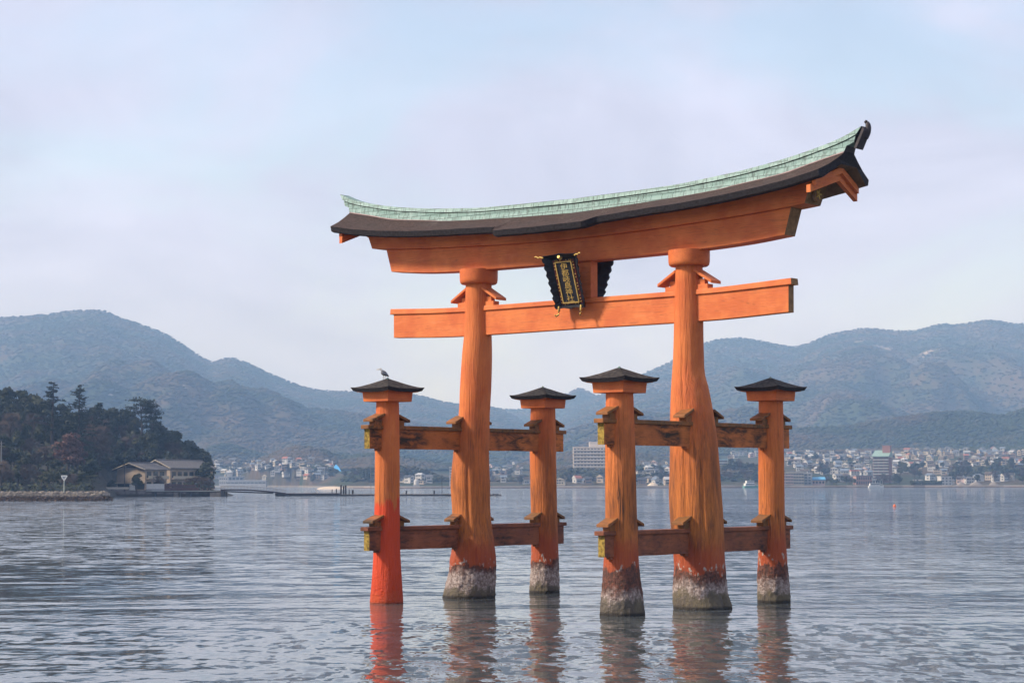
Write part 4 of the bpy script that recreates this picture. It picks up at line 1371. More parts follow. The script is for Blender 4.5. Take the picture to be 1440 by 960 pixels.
PY = 660
pier = empty('pier', (at(205, 691, PY).x, PY, 0))
tag(pier, 'dark deck pier on concrete blocks in front of the wooded tip', 'pier')
x0 = at(205, 691, PY).x
def lx(px): return at(px, 691, PY).x - x0
mb = MB(); mb.box(lx(205), lx(318), 0, 5, 1.45, 1.72); mb.build('deck', M['dark_wood'], pier)
mb = MB(); mb.box(lx(205), lx(316), -.06, .02, 1.74, 1.86); mb.build('kerb', M['pale_steel'], pier)
for a, b, m in ((244, 251, 'concrete'), (295, 311, 'concrete'), (262, 268, 'dark_wood'), (213, 217, 'dark_wood')):
    mb = MB(); mb.box(lx(a), lx(b), .15, 4.6, -1, 1.44); mb.build('support', M[m], pier)
mb = MB(); mb.box(lx(268), lx(295), 1.2, 4, -1, 1.40); mb.build('support', M['quay'], pier)
for a in (311.5, 315, 318.5):
    mb = MB(); mb.tube([(lx(a), -.15, -1.5), (lx(a), -.15, 1.9)], .38, 8); mb.build('fender_pile', M['dark_wood'], pier)
mb = MB()
for k in range(13):
    mb.box(lx(232+6.5*k), lx(232+6.5*k)+.07, .1, .18, 1.72, 2.75)
mb.box(lx(232), lx(317), .1, .17, 2.7, 2.78); mb.box(lx(232), lx(317), .1, .17, 2.2, 2.26)
mb.build('railing', plain('red_brown_rail', (.12, .06, .05), .7, .2), pier)
# gangway sloping to the pontoon
a, b = at(311, 687.4, PY+2), at(402, 692.6, PY+22)
g = empty('gangway', a)
tag(g, 'sloping grey railed gangway from the pier down to the floating pontoon', 'gangway')
d = b-a
mb = MB()
for k in range(12):
    p0, p1 = d*(k/12), d*((k+1)/12)
    bow = lambda t: .45*math.sin(PI*t)
    z0, z1 = bow(k/12), bow((k+1)/12)
    mb.hexa([(p0.x, p0.y-.8, p0.z+z0-.5), (p1.x, p1.y-.8, p1.z+z1-.5), (p1.x, p1.y+.8, p1.z+z1-.5), (p0.x, p0.y+.8, p0.z+z0-.5), (p0.x, p0.y-.8, p0.z+z0), (p1.x, p1.y-.8, p1.z+z1), (p1.x, p1.y+.8, p1.z+z1), (p0.x, p0.y+.8, p0.z+z0)])
mb.build('walkway', plain('dark_red_steel', (.035, .020, .022), .6, .2), g)
for s in (-.78, .78):
    mb = MB()
    P_ = [Vector((d.x*t, d.y*t+s, d.z*t+.45*math.sin(PI*t)+.95)) for t in [i/20 for i in range(21)]]
    mb.tube(P_, .075, 5)
    mb.tube([q_-Vector((0, 0, .45)) for q_ in P_], .06, 5)
    for q_ in P_: mb.tube([q_-Vector((0, 0, .95)), q_], .05, 4)
    mb.build('railing', plain('grey_rail', (.22, .22, .24), .6, .1), g)
mb = MB()
mb.tube([(d.x*.02, -.82, -.7), (d.x*.8, d.y*.8-.82, d.z*.8-.35)], .22, 6)
mb.build('truss_beam', M['dark_wood'], g)
def pontoon(px0, px1, Y, zt, label, mat, topmat, depth=5):
    a, b = at(px0, 696, Y), at(px1, 696, Y)
    o = empty('pontoon', ((a.x+b.x)/2, Y, 0))
    tag(o, label, 'pontoon')
    L = (b.x-a.x)/2
    mb = MB(); mb.box(-L, L, 0, depth, -.8, zt-.24); mb.build('hull', mat, o)
    mb = MB(); mb.box(-L-.1, L+.1, -.1, depth+.1, zt-.236, zt); mb.build('deck', topmat, o)
    return o
pa = pontoon(387, 476, 680, .95, 'dark floating pontoon at the foot of the gangway', M['dark_wood'], M['brown_timber'], 8)
pb_ = pontoon(475.5, 690, 682, .62, 'long low pale decked pontoon passing behind the gate pillars', M['dark_wood'], M['concrete'], 4)
def bollard(px, ytop, Y, zb, r, label, name='mooring_pile', mat=None):
    p0 = at(px, 694, Y); zt = at(px, ytop, Y).z
    mb = MB(); mb.tube([(0, 0, 0), (0, 0, zt-zb)], r, 8); mb.tube([(0, 0, zt-zb), (0, 0, zt-zb+.12)], [r*1.25, r*.9], 8)
    o = mb.build(name, mat or M['dark_wood'], None, (p0.x, Y, zb))
    tag(o, label, 'pile', 'piles on the pontoons')
for px, yt, r, lab in ((479.5, 682, .30, 'thick dark pile, left one of the tall trio on the pontoon'), (483, 683.5, .26, 'thick dark pile in the middle of the tall trio on the pontoon'), (486, 682.5, .30, 'thick dark pile, right one of the tall trio on the pontoon'), (467, 688, .14, 'thin short dark post left of the tall pile trio'), (473, 687.5, .18, 'short dark post just left of the tall pile trio'), (491, 688, .14, 'thin short post just right of the tall pile trio'), (496, 689, .32, 'short stout bollard right of the tall pile trio'), (571.5, 690, .26, 'short bollard seen between the left front pillars'), (610.5, 690, .26, 'short bollard just left of the big left pillar')):
    bollard(px, yt, 683, .6, r, lab)
mb = MB(); q0, q1 = at(447, 692.5, 683), at(443, 687, 683)
mb.tube([q0, q1], [.22, .30], 8)
tag(mb.build('mooring_post', M['white']), 'leaning white post on the dark pontoon', 'post')
pole('marker_pole', 521.5, 640, 695, 681, .10, 'tall thin pole rising left of the red footed pillar', 'pole', plain('grey_pole', (.16, .16, .17), .7, .1))
pole('marker_pole', 621.5, 668, 695, 684, .09, 'thin pole on the pontoon left of the big left pillar', 'pole', M['dark_wood'])
mb = MB()
for i in range(14):
    p0 = onwater(696, 697)
    boulder(mb, (p0.x+rn.uniform(-1.6, 1.9), p0.y+rn.uniform(-1, 2), rn.uniform(-.1, .3)), rn.uniform(.3, .6), rn)
tag(mb.build('rock_heap', plain('wet_rock', (.05, .045, .042), .7, .3)), 'low dark rock heap at the far end of the pontoon', 'rocks')
# buoy
p0 = onwater(1258, 712)
b = empty('buoy', p0)
tag(b, 'small orange buoy alone on the dark water at right', 'buoy')
mb = MB()
prof = [(.02, -.25), (.22, -.15), (.30, .05), (.24, .26), (.08, .38), (.05, .5)]
vs = [(r*math.cos(2*PI*k/14), r*math.sin(2*PI*k/14), z) for r, z in prof for k in range(14)]
mb.add(vs, [(i*14+k, i*14+(k+1) % 14, (i+1)*14+(k+1) % 14, (i+1)*14+k) for i in range(5) for k in range(14)], 0, True)
mb.build('float', plain('orange_float', (.70, .16, .06), .5, .1), b)
mb = MB(); mb.tube([(0, 0, .48), (0, 0, .6)], [.06, .03], 8); mb.build('mooring_eye', M['dark_wood'], b)

# ================================================================== the town across the bay
HIDE = [(529, 561), (641, 687), (747, 781), (853, 893), (945, 1014), (1068, 1101)]    # stretches the gate pillars cover entirely
def hidden(px, w=0): return any(a+w < px < b-w for a, b in HIDE)
def ground_at(px, py):
    lo = None
    for Y in np.arange(1560, 3000, 6.0):
        if hill_at(px, Y) >= at(px, py, Y).z and hill_at(px, Y) > .8: return Y
    return None
WALLS = {'white': (.43, .42, .41), 'cream': (.39, .35, .29), 'grey': (.30, .30, .31), 'beige': (.40, .33, .26), 'pinkish': (.46, .34, .31), 'brown': (.18, .13, .10)}
ROOFS = {'slate grey': (.10, .105, .12), 'blue grey': (.13, .16, .21), 'dark brown': (.075, .058, .050), 'rust red': (.26, .10, .07), 'pale metal': (.36, .37, .38), 'black': (.04, .04, .045)}
for k, v in WALLS.items(): M['w_'+k] = plain(k+'_house_wall', v, .85, .12, .4)
for k, v in ROOFS.items(): M['r_'+k] = plain(k.replace(' ', '_')+'_house_roof', v, .8, .2, .5)
M['win'] = plain('dark_far_window', (.035, .04, .05), .3, .2)
def zone_of(px, py):
    if px < 400: return 'at the foot of the left hills'
    if px < 490: return 'on the slope beside the blue tarpaulin'
    if px < 740: return 'seen between the left pillars'
    if px < 1066: return 'seen between the right pillars'
    if py > 668: return 'on the right waterfront'
    side = 'left of the brick tower' if px < 1228 else 'right of the brick tower' if px < 1330 else 'near the right edge'
    return ('high ' if py < 641 else 'midway ' if py < 655 else 'low ') + side
rh = random.Random(21)
taken = []
def house(px, py, big=1.0):
    Y = ground_at(px, py)
    if Y is None: return False
    for a, b in taken:
        if abs(a-px) < 5.4 and abs(b-py) < 2.1: return False
    taken.append((px, py))
    w, d = rh.uniform(5.5, 9)*big, rh.uniform(5, 7.5)*big
    h = rh.choice((3.0, 4.8, 5.2, 5.6))*big; r = rh.uniform(1.2, 2.2)
    wk = rh.choices(list(WALLS), (6, 3, 2, 2, 1, 1))[0]
    rk = rh.choices(list(ROOFS), (6, 4, 4, 1, 2, 3))[0]
    flat = rh.random() < .12
    mb = MB()
    z0 = -1.5
    mb.box(-w/2, w/2, -d/2, d/2, z0, h, 0)
    along = rh.random() < .6
    if flat:
        mb.box(-w/2-.2, w/2+.2, -d/2-.2, d/2+.2, h+.003, h+.35, 1)
    else:
        e = .55
        if along:
            A = [(-w/2-e, -d/2-e, h-.1), (w/2+e, -d/2-e, h-.1), (w/2+e, d/2+e, h-.1), (-w/2-e, d/2+e, h-.1)]
            hip = rh.choice((0, 0, 1.6))
            T_ = [(-w/2-e+hip, 0, h+r), (w/2+e-hip, 0, h+r)]
            mb.add(A+T_, [(0, 1, 5, 4), (2, 3, 4, 5), (3, 2, 1, 0)], 1)
            mb.add(A+T_, [(1, 2, 5), (3, 0, 4)], 1 if hip else 0)
        else:
            A = [(-w/2-e, -d/2-e, h-.1), (w/2+e, -d/2-e, h-.1), (w/2+e, d/2+e, h-.1), (-w/2-e, d/2+e, h-.1)]
            T_ = [(0, -d/2-e, h+r), (0, d/2+e, h+r)]
            mb.add(A+T_, [(1, 2, 5, 4), (3, 0, 4, 5), (3, 2, 1, 0)], 1)
            mb.add(A+T_, [(0, 1, 4), (2, 3, 5)], 0)
    fl = [.9] if h < 4 else [.9, .9+h*.5]
    for z in fl:
        for k in range(rh.randint(2, 3)):
            x = -w/2+.8+k*(w-1.2)/3
            mb.box(x, x+rh.uniform(.9, 1.5), -d/2-.05, -d/2+.03, z, z+1.15, 2)
        mb.box(w/2-.03, w/2+.05, -d*.25, d*.1, z, z+1.1, 2)
        mb.box(-w/2-.05, -w/2+.03, -d*.25, d*.1, z, z+1.1, 2)
    o = mb.build('house', [M['w_'+wk], M['r_'+rk], M['win']], None, (X_of(px, Y), Y, hill_at(px, Y)))
    o.rotation_euler = (0, 0, rh.uniform(-.7, .7))
    tag(o, ('tall' if h > 5 else 'low') + ' ' + wk + ' house with ' + (('flat ' if flat else '') + rk) + ' roof ' + zone_of(px, py), 'house', 'houses of the town across the bay')
    return True
def fill(n, x0, x1, y0, y1, big=1.0):
    c = t_ = 0
    while c < n and t_ < n*14:
        t_ += 1
        px, py = rh.uniform(x0, x1), rh.uniform(y0, y1)
        if hidden(px, 1) or (1222 < px < 1254 and py > 650): continue
        if house(px, py, big): c += 1
fill(40, 1275, 1445, 634.5, 641, .8)
fill(46, 1105, 1300, 637, 648, .8)
fill(72, 1105, 1445, 644, 658, .8)
fill(26, 1120, 1335, 655, 668, .85)
fill(12, 1270, 1440, 674, 683, .9)
fill(6, 1170, 1225, 667, 679)
fill(66, 302, 468, 651, 677, .85)
fill(14, 690, 735, 655, 668, .9)
fill(7, 690, 850, 676, 682, .8)
fill(5, 564, 630, 676, 681, .9)
fill(12, 896, 942, 655, 671, .9)
fill(8, 1016, 1066, 640, 646, .9)
fill(6, 896, 942, 678, 682, .8)

# ---- buildings one can tell apart
def block(name, label, px0, px1, ytop, ybot, Y, depth, wall, rows, cols, cat='building', rot=0.0, winw=.6, winh=.5, roof=None, z0=-2):
    a, b = at(px0, ybot, Y), at(px1, ytop, Y)
    w, h = b.x-a.x, b.z-a.z
    o = empty(name, ((a.x+b.x)/2, Y, a.z), rot)
    tag(o, label, cat)
    mb = MB(); mb.box(-w/2, w/2, 0, depth, z0, h); mb.build('wall', wall, o)
    mb = MB(); mb.box(-w/2-.25, w/2+.25, -.25, depth+.25, h+.003, h+.7); mb.build('roof', roof or wall, o)
    me = None
    for i in range(rows):
        for j in range(cols):
            cw, ch = w/cols, h/rows
            x = -w/2+cw*(j+.5); z = ch*(i+.5)
            if me is None:
                mb = MB(); mb.box(-cw*winw/2, cw*winw/2, -.12, .05, -ch*winh/2, ch*winh/2)
                q_ = mb.build('window', M['win'], o); me = q_.data
            else:
                q_ = bpy.data.objects.new('window', me); C.objects.link(q_); q_.parent = o
            q_.location = (x, 0, z)
    return o, w, h
# large grid fronted hotel on its knoll
HC = plain('pale_cream_concrete', (.58, .51, .44), .85, .08, .3)
hotel, w, h = block('hotel_building', 'big pale slab hotel with a grid of balconies on a low wooded hill', 806.5, 868, 629, 661.5, 1775, 16, HC, 7, 13, 'hotel', 0, .62, .42, HC)
for i in range(7):
    mb = MB(); mb.box(-w/2-.4, w/2+.4, -1.5, -.14, h/7*i+.05, h/7*i+1.25); mb.build('balcony', HC, hotel)
for j in range(14):
    mb = MB(); x = -w/2+w/13*j; mb.box(x-.16, x+.16, -1.35, -.13, .1, h-.1); mb.build('fin', HC, hotel)
mb = MB(); mb.box(-w/2+14, w/2-2, 3, 12, h+.71, h+5.2); mb.build('penthouse', HC, hotel)
block('hotel_building', 'white waterfront hotel block half hidden by the big left pillar', 632, 652, 657, 681, 1600, 12, M['w_white'], 6, 5, 'hotel', 0, .5, .4)
block('round_fronted_building', 'white and pale blue tiered building at the right edge of the big right pillar', 1006, 1023, 646.5, 657.5, 1770, 10, M['w_white'], 3, 1, 'building', 0, .95, .4, plain('pale_blue_roof', (.30, .48, .58), .6, .1))
apt, w, h = block('apartment_building', 'pale four storey apartment block on the shore beside the right rear pillar', 1097, 1130.5, 664.5, 681, 1585, 10, M['w_cream'], 4, 9, 'apartments', R(4), .75, .45)
for i in range(4):
    mb = MB(); mb.box(-w/2, -w/2+w*.55, -1.0, -.13, h/4*i+.05, h/4*i+.95); mb.build('balcony', M['w_pinkish'], apt)
block('apartment_building', 'narrow grey wing right of the pale shore apartment block', 1131, 1141, 665.5, 681, 1592, 12, M['w_grey'], 4, 2, 'apartments', R(-12), .6, .5)
# brick tower
tw, w, h = block('tower_building', 'tall brick tower with balconies and a sloping pale green roof', 1228, 1250, 643, 675, 1690, 12, plain('brick_wall', (.20, .105, .095), .85, .15), 8, 3, 'tower block', R(-22), .8, .5, M['w_grey'])
for i in range(8):
    mb = MB(); mb.box(-w/2-.15, w/2-.1, -1.3, -.14, h/8*i+.1, h/8*i+1.0); mb.build('balcony', M['w_grey'], tw)
G_ = plain('pale_green_copper_roof', (.20, .30, .27), .6, .15)
mb = MB(); mb.hexa([(-w/2-.8, -1.8, h+.72), (w/2+.3, -1.8, h+.72), (w/2+.3, 12.5, h+.72), (-w/2-.8, 12.5, h+.72), (-w/2-.8, -1.8, h+1.2), (w/2+.3, -1.8, h+1.2), (w/2+.3, 12.5, h+6.2), (-w/2-.8, 12.5, h+6.2)])
mb.build('sloping_roof', G_, tw)
mb = MB(); mb.box(w/2-6.5, w/2-.1, 6, 11.9, h+2, h+9.6); mb.box(w/2-6.8, w/2+.1, 5.8, 12.1, h+9.61, h+10.1); mb.build('lift_shaft', plain('brick_shaft', (.24, .125, .11), .85, .15), tw)
block('podium_building', 'white arcaded podium at the foot of the brick tower', 1224, 1241, 674, 681, 1650, 10, M['w_white'], 1, 5, 'building', 0, .6, .6)
block('brick_building', 'pinkish brick fronted low block left of the brick tower foot', 1204, 1226, 669, 681.5, 1620, 10, plain('pink_brick', (.32, .19, .16), .85, .15), 2, 7, 'building', R(6), .45, .6, M['r_slate grey'])
block('red_roofed_building', 'white building with a bright red roof left of the brick tower', 1197, 1208.5, 662, 667, 1730, 8, M['w_white'], 2, 3, 'building', 0, .5, .5, plain('bright_red_roof', (.50, .11, .075), .7, .1))
sh, w, h = block('blue_roofed_shed', 'shed with a bright blue roof right of the shore apartments', 1142, 1160, 675, 681, 1600, 9, M['w_pinkish'], 1, 4, 'shed', 0, .5, .5, plain('bright_blue_roof', (.10, .33, .55), .6, .1))
mb = MB(); mb.hexa([(-w/2-.6, -.6, h+.71), (w/2+.6, -.6, h+.71), (w/2+.6, 9.6, h+.71), (-w/2-.6, 9.6, h+.71), (-w/2-.6, 4.3, h+2.6), (w/2+.6, 4.3, h+2.6), (w/2+.6, 4.7, h+2.6), (-w/2-.6, 4.7, h+2.6)])
mb.build('gable_roof', bpy.data.materials['bright_blue_roof'], sh)
block('white_building', 'white three storey cube with dark windows on the right waterfront', 1323.5, 1339, 670.5, 682, 1595, 9, M['w_white'], 3, 3, 'building', R(8), .45, .45)
term, w, h = block('ferry_terminal', 'long white ferry terminal on the shore right of the wooded point', 319, 374, 675.5, 681.5, 2190, 14, M['w_white'], 1, 10, 'terminal', 0, .85, .25)
block('white_building', 'white two storey office at the left end of the ferry terminal', 308, 320, 670.5, 681, 2200, 12, M['w_white'], 2, 4, 'building', 0, .5, .35)
block('grey_building', 'grey building with wide dark windows behind the ferry terminal', 321, 342, 670.2, 675.6, 2230, 10, M['w_grey'], 1, 4, 'building', 0, .7, .6)
rt = empty('roof_tower', at(322.5, 668, 2250)); tag(rt, 'white tower with a pointed pale roof behind the ferry terminal', 'tower')
mb = MB(); mb.box(-2.8, 2.8, 0, 5.6, -12, 3); mb.build('wall', M['w_white'], rt)
mb = MB(); A = [(-3.6, -.8, 3.01), (3.6, -.8, 3.01), (3.6, 6.4, 3.01), (-3.6, 6.4, 3.01), (0, 2.8, 7)]
mb.add(A, [(0, 1, 4), (1, 2, 4), (2, 3, 4), (3, 0, 4), (3, 2, 1, 0)]); mb.build('roof', M['r_pale metal'], rt)
# blue tarpaulin on the slope, white mast, netting, dome
Y = ground_at(475, 663) or 2300
mb = MB()
c0 = [(469.5, 656), (472.5, 652.5), (477, 657), (480.5, 664), (474, 663.5)]
top_ = [at(x, y, Y+18*(664-y)/10) for x, y in c0]
mb.add(top_, [(0, 1, 2, 3, 4)][::-1]); mb.add([p+Vector((0, 1.0, -.6)) for p in top_], [(0, 1, 2, 3, 4)])
mb.add(top_+[p+Vector((0, 1.0, -.6)) for p in top_], [(i, (i+1) % 5, 5+(i+1) % 5, 5+i) for i in range(5)])
tag(mb.build('tarpaulin', plain('bright_blue_sheet', (.05, .30, .62), .5, .1)), 'bright blue tarpaulin sheet lying on the hillside left of the gate', 'tarpaulin')
Y2 = ground_at(467, 660) or 2300
pole('white_mast', 467.5, 648, 662, Y2, .9, 'thick white mast standing beside the blue tarpaulin', 'mast', M['w_white'])
dm = empty('domed_tank', at(548, 681, 1600)); tag(dm, 'round white tank on the shore between the left pillars', 'tank')
p = at(585.5, 678.5, 1600); dm.location = p
mb = MB()
prof = [(2.0, -2), (2.0, 1.0), (1.7, 2.0), (1.0, 2.7), (.1, 3.0)]
vs = [(r*math.cos(2*PI*k/16), r*math.sin(2*PI*k/16), z) for r, z in prof for k in range(16)]
mb.add(vs, [(i*16+k, i*16+(k+1) % 16, (i+1)*16+(k+1) % 16, (i+1)*16+k) for i in range(4) for k in range(16)], 0, True)
mb.build('shell', M['w_white'], dm)
mb = MB(); mb.box(-2.6, 2.6, -2.6, 2.6, -3, -1.6); mb.build('base', M['w_grey'], dm)

# ---- shore: sea wall, spit, rubble
M['pale_wall'] = stone_mat('pale_sea_wall_stone', .5, (.27, .24, .225))
mb = MB()
def shore_strip(px0, px1, hgt, dep, n=40):
    P_ = []
    for i in range(n+1):
        px = px0+(px1-px0)*i/n
        Y = lerp_tab(SHORE, px)-2
        P_.append((X_of(px, Y), Y))
    for (xa, ya), (xb, yb) in zip(P_, P_[1:]):
        mb.hexa([(xa, ya, -1), (xb, yb, -1), (xb, yb+dep, -1), (xa, ya+dep, -1), (xa, ya+1, hgt), (xb, yb+1, hgt), (xb, yb+dep, hgt), (xa, ya+dep, hgt)])
shore_strip(480, 1900, 1.7, 14, 90)
tag(mb.build('sea_wall', M['pale_wall']), 'long pale stone sea wall along the far shore', 'sea wall')
mb = MB()
for i in range(16):
    pa_, pb2 = 444+40*i/16, 444+40*(i+1)/16
    f0, f1 = math.sin(PI*i/16)**.5, math.sin(PI*(i+1)/16)**.5
    a, b = at(pa_, 684, 1400), at(pb2, 684, 1400)
    mb.hexa([(a.x, 1395, -.6), (b.x, 1395, -.6), (b.x, 1425, -.6), (a.x, 1425, -.6), (a.x, 1405, 1.9*f0), (b.x, 1405, 1.9*f1), (b.x, 1418, 1.9*f1), (a.x, 1418, 1.9*f0)])
tag(mb.build('sand_spit', plain('pale_sand', (.52, .43, .33), .9, .1, .2)), kind='structure')
for px, w_, lab in ((1352, 9, 'pale gravel heap right of the white cube building'), (1372, 12, 'wide pale gravel heap on the right waterfront'), (1398, 9, 'sandy mound near the right edge of the shore'), (918, 10, 'pale sandy mound on the shore left of the big right pillar')):
    mb = MB(); c = at(px, 682, 1585)
    ww = w_*.55
    seg = 14
    vs = [(c.x, c.y, 4.4)] + [(c.x+r*ww*math.cos(2*PI*k/seg)*rn.uniform(.85, 1.1), c.y+r*ww*.6*math.sin(2*PI*k/seg), z+rn.uniform(-.2, .3)) for r, z in ((.45, 3.4), (1.0, .9)) for k in range(seg)]
    mb.add(vs, [(0, 1+k, 1+(k+1) % seg) for k in range(seg)] + [(1+k, 1+seg+k, 1+seg+(k+1) % seg, 1+(k+1) % seg) for k in range(seg)], 0)
    tag(mb.build('gravel_heap', M['pale_wall'] if px != 918 else bpy.data.materials['pale_sand']), lab, 'gravel heap')
# boats
def boat(px, Y, L, Hh, hullmat, label, decks=2, rot=0.0, name='ferry'):
    p = at(px, 685, Y)
    o = empty(name, (p.x, Y, 0), rot); tag(o, label, 'boat')
    mb = MB()
    st = [(-.5, .75, .0), (-.3, 1, 0), (.2, 1, 0), (.42, .6, .25), (.5, .06, .5)]
    bw = L*.14
    vs = []
    for t_, wd, sh_ in st:
        vs += [(t_*L, -bw*wd*.7, -.5), (t_*L, bw*wd*.7, -.5), (t_*L, bw*wd, Hh+sh_), (t_*L, -bw*wd, Hh+sh_)]
    for i in range(len(st)-1):
        a, b = 4*i, 4*i+4
        mb.add(vs, [(a+1, a, b, b+1), (a+2, a+1, b+1, b+2), (a+3, a+2, b+2, b+3), (a, a+3, b+3, b)])
    mb.add(vs[:4], [(0, 1, 2, 3)]); mb.build('hull', hullmat, o)
    z = Hh
    for k in range(decks):
        f = 1-.22*k
        mb = MB(); mb.box(-.42*L*f, .22*L*f, -bw*.8*f, bw*.8*f, z+.01, z+2.0); cb = mb.build('cabin', M['white'], o)
        mb = MB(); mb.box(-.40*L*f, .21*L*f, -bw*.8*f-.06, -bw*.8*f+.02, z+.8, z+1.5); mb.build('window', M['win'], cb)
        z += 2.0
    mb = MB(); mb.tube([(-.05*L, 0, z), (-.05*L, 0, z+1.5)], .10, 6); mb.build('mast', M['white'], o)
    return o
boat(1056, 1545, 13, 1.5, plain('green_hull', (.12, .30, .26), .5, .1), 'white ferry with a green hull moored between the right pillars', 2, R(24))
boat(1232, 1550, 12, 1.3, M['white'], 'small white boat moored in front of the brick tower', 1, R(8), 'motor_boat')
# hedge and shore trees
def small_tree(px, py, hgt, key, label, Y=None, wide=1.2):
    Y = Y or ground_at(px, py)
    if Y is None: return
    H0 = {'d': 10.9, 'o': 9.9, 'b': 10.4, 'f': 13, 'p': 11.4}[key[0]]
    name = 'bare_tree' if key[0] == 'b' else 'conifer_tree' if key[0] == 'f' else 'broadleaf_tree'
    tree(key, (X_of(px, Y), Y, hill_at(px, Y)), hgt/H0, rh.uniform(0, 6.28), name, label, 'trees of the town across the bay', wide)
rt_ = random.Random(8)
for (x0, x1, y0, y1, n_, h0, h1, lab) in (
    (1160, 1205, 678, 683, 12, 5, 8, 'dark tree in the shore grove left of the brick tower'), (1228, 1266, 678, 683, 10, 6, 9, 'dark tree in the shore grove at the foot of the brick tower'),
    (1110, 1150, 644, 652, 12, 5, 8, 'tree on the wooded rise right of the right rear pillar'), (1135, 1180, 660, 668, 12, 5, 8, 'tree in the belt above the blue roofed shed'),
    (1335, 1445, 655, 681, 44, 6, 10, 'tree of the brown green wood near the right edge of the shore'), (1265, 1300, 660, 677, 14, 6, 9, 'tree between the houses right of the brick tower'),
    (1018, 1066, 655, 680, 22, 5, 8, 'tree on the dark knoll between the right pillars'), (896, 942, 660, 680, 14, 5, 8, 'tree on the dark knoll left of the big right pillar'),
    (480, 640, 668, 681, 26, 5, 8, 'tree on the wooded foot of the hill between the left pillars'), (690, 850, 668, 681, 26, 5, 8, 'tree below the big pale hotel'),
    (390, 480, 664, 680, 16, 5, 8, 'tree below the blue tarpaulin slope')):
    for i in range(n_):
        px, py = rt_.uniform(x0, x1), rt_.uniform(y0, y1)
        if hidden(px): continue
        key = rt_.choice(['dark0', 'dark1', 'dark2', 'dark3', 'olive0', 'bare0', 'bare1', 'olive1'])
        kk = {'d': 'dark ', 'o': 'olive green ', 'b': 'brown leafless '}[key[0]]
        small_tree(px, py, rt_.uniform(h0, h1), key, kk + lab.replace('dark tree', 'tree'))
for (x0, x1, y0, y1, n_) in ((1110, 1440, 640, 664, 60), (305, 470, 656, 676, 24)):
    for i in range(n_):
        px, py = rt_.uniform(x0, x1), rt_.uniform(y0, y1)
        key = rt_.choice(['dark0', 'dark2', 'olive0', 'bare0'])
        small_tree(px, py, rt_.uniform(4, 6.5), key, {'d': 'dark', 'o': 'olive green', 'b': 'brown leafless'}[key[0]] + ' garden tree ' + zone_of(px, py))
mb = MB()
a, b = at(1281, 683, 1576), at(1325, 677, 1576)
for i in range(900):
    quads(mb, [(rn.uniform(a.x, b.x), 1576+rn.uniform(0, 4), rn.uniform(.8, 4.6)+rn.uniform(0, .5))], [(0, -1, .5)], 1.1, 0, .8, rn)
tag(mb.build('hedge', M['leaf_dark']), 'long dark hedge along the shore left of the white cube building', 'hedge')

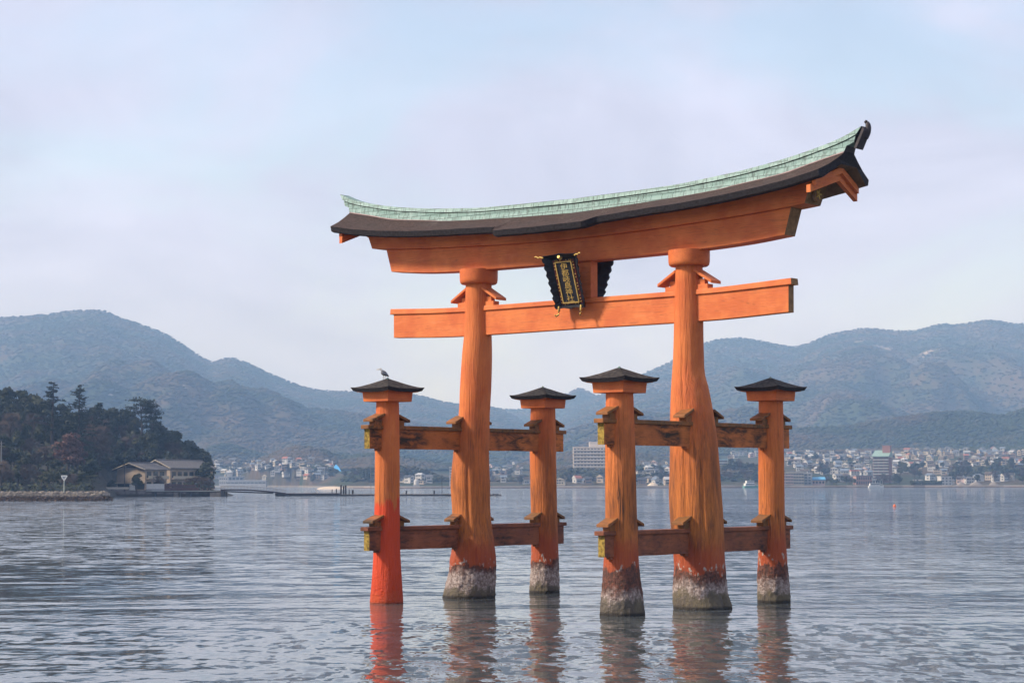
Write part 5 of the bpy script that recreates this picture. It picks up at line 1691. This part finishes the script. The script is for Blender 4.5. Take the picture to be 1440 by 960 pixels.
# ================================================================== the heron
gm = Matrix.Translation((2.456, 74.946, 0)) @ Matrix.Rotation(-PSI, 4, 'Z')
base = gm @ Vector((-5.398+caxis(FL, 7.4)*CU, -4.5815+caxis(FL, 7.4)*CV, 8.19))
her = empty('heron', (base.x-.14, base.y-.02, base.z-.02), R(8))
her.scale = (1.12, 1.12, 1.04)
tag(her, 'grey heron with hunched neck perched on the front left pillar cap', 'bird')
M['plume'] = plain('grey_plumage', (.20, .21, .23), .8, .25, 14)
M['plume_pale'] = plain('pale_plumage', (.55, .54, .52), .8, .12, 14)
M['plume_dark'] = plain('slate_wing_feathers', (.07, .075, .09), .75, .4, 18)
def loft_oval(mb, path, m_of=None, seg=12):
    vs = []
    for (x, z, ry, rz) in path:
        for k in range(seg):
            a = 2*PI*k/seg
            vs.append((x+rz*math.sin(a)*.35, ry*math.cos(a), z+rz*math.sin(a)))
    n_ = len(path)
    for i in range(n_-1):
        mb.add(vs[i*seg:(i+2)*seg], [(k, seg+k, seg+(k+1) % seg, (k+1) % seg) for k in range(seg)], m_of(i) if m_of else 0, True)
    mb.add(vs[:seg], [tuple(range(seg))], m_of(0) if m_of else 0, True)
    mb.add(vs[-seg:], [tuple(range(seg))[::-1]], m_of(n_-2) if m_of else 0, True)
mb = MB()
loft_oval(mb, [(-.165, .395, .010, .008), (-.147, .400, .024, .022), (-.120, .402, .031, .030), (-.096, .393, .034, .036), (-.085, .375, .040, .046), (-.086, .352, .046, .054), (-.088, .330, .046, .056), (-.060, .300, .062, .076), (-.015, .268, .070, .082), (.04, .235, .060, .066), (.09, .200, .040, .040), (.135, .168, .022, .018), (.165, .148, .010, .008)], lambda i: 1 if i < 6 else 0)
mb.build('body', [M['plume'], M['plume_pale']], her)
mb = MB(); mb.tube([(-.155, 0, .396), (-.205, 0, .391), (-.252, 0, .385)], [.014, .009, .002], 8); mb.build('beak', plain('yellow_horn_beak', (.42, .28, .09), .5, .1), her)
mb = MB(); mb.tube([(-.140, 0, .418), (-.098, 0, .428), (-.05, 0, .412)], [.012, .012, .003], 6); mb.build('crest_plume', M['plume_dark'], her)
for s in (-1, 1):
    mb = MB()
    loft_oval(mb, [(-.075, .335, .010, .022), (-.03, .300, .020, .058), (.03, .258, .022, .066), (.09, .210, .017, .046), (.15, .160, .008, .014)])
    wv = mb.build('wing', M['plume'], her, (0, s*.056, .004))
    mb = MB(); loft_oval(mb, [(.02, .215, .010, .020), (.09, .180, .012, .026), (.165, .142, .006, .010)])
    mb.build('flight_feathers', M['plume_dark'], wv, (0, s*.008, 0))
    mb = MB(); mb.tube([(-.128, s*.026, .406), (-.126, s*.032, .407)], [.006, .003], 8); mb.build('eye', M['black'], her)
    x = -.02 if s < 0 else .045
    mb = MB()
    mb.tube([(x+.01, s*.03, .235), (x+.005, s*.03, .13), (x-.002, s*.03, .115), (x, s*.03, .0)], [.014, .008, .009, .007], 7)
    for a in (-.5, 0, .5, PI):
        mb.tube([(x, s*.03, .005), (x-.05*math.cos(a), s*.03+.05*math.sin(a), -.004)], [.006, .003], 5)
    mb.build('leg', plain('grey_leg_skin', (.16, .14, .11), .6, .1), her)
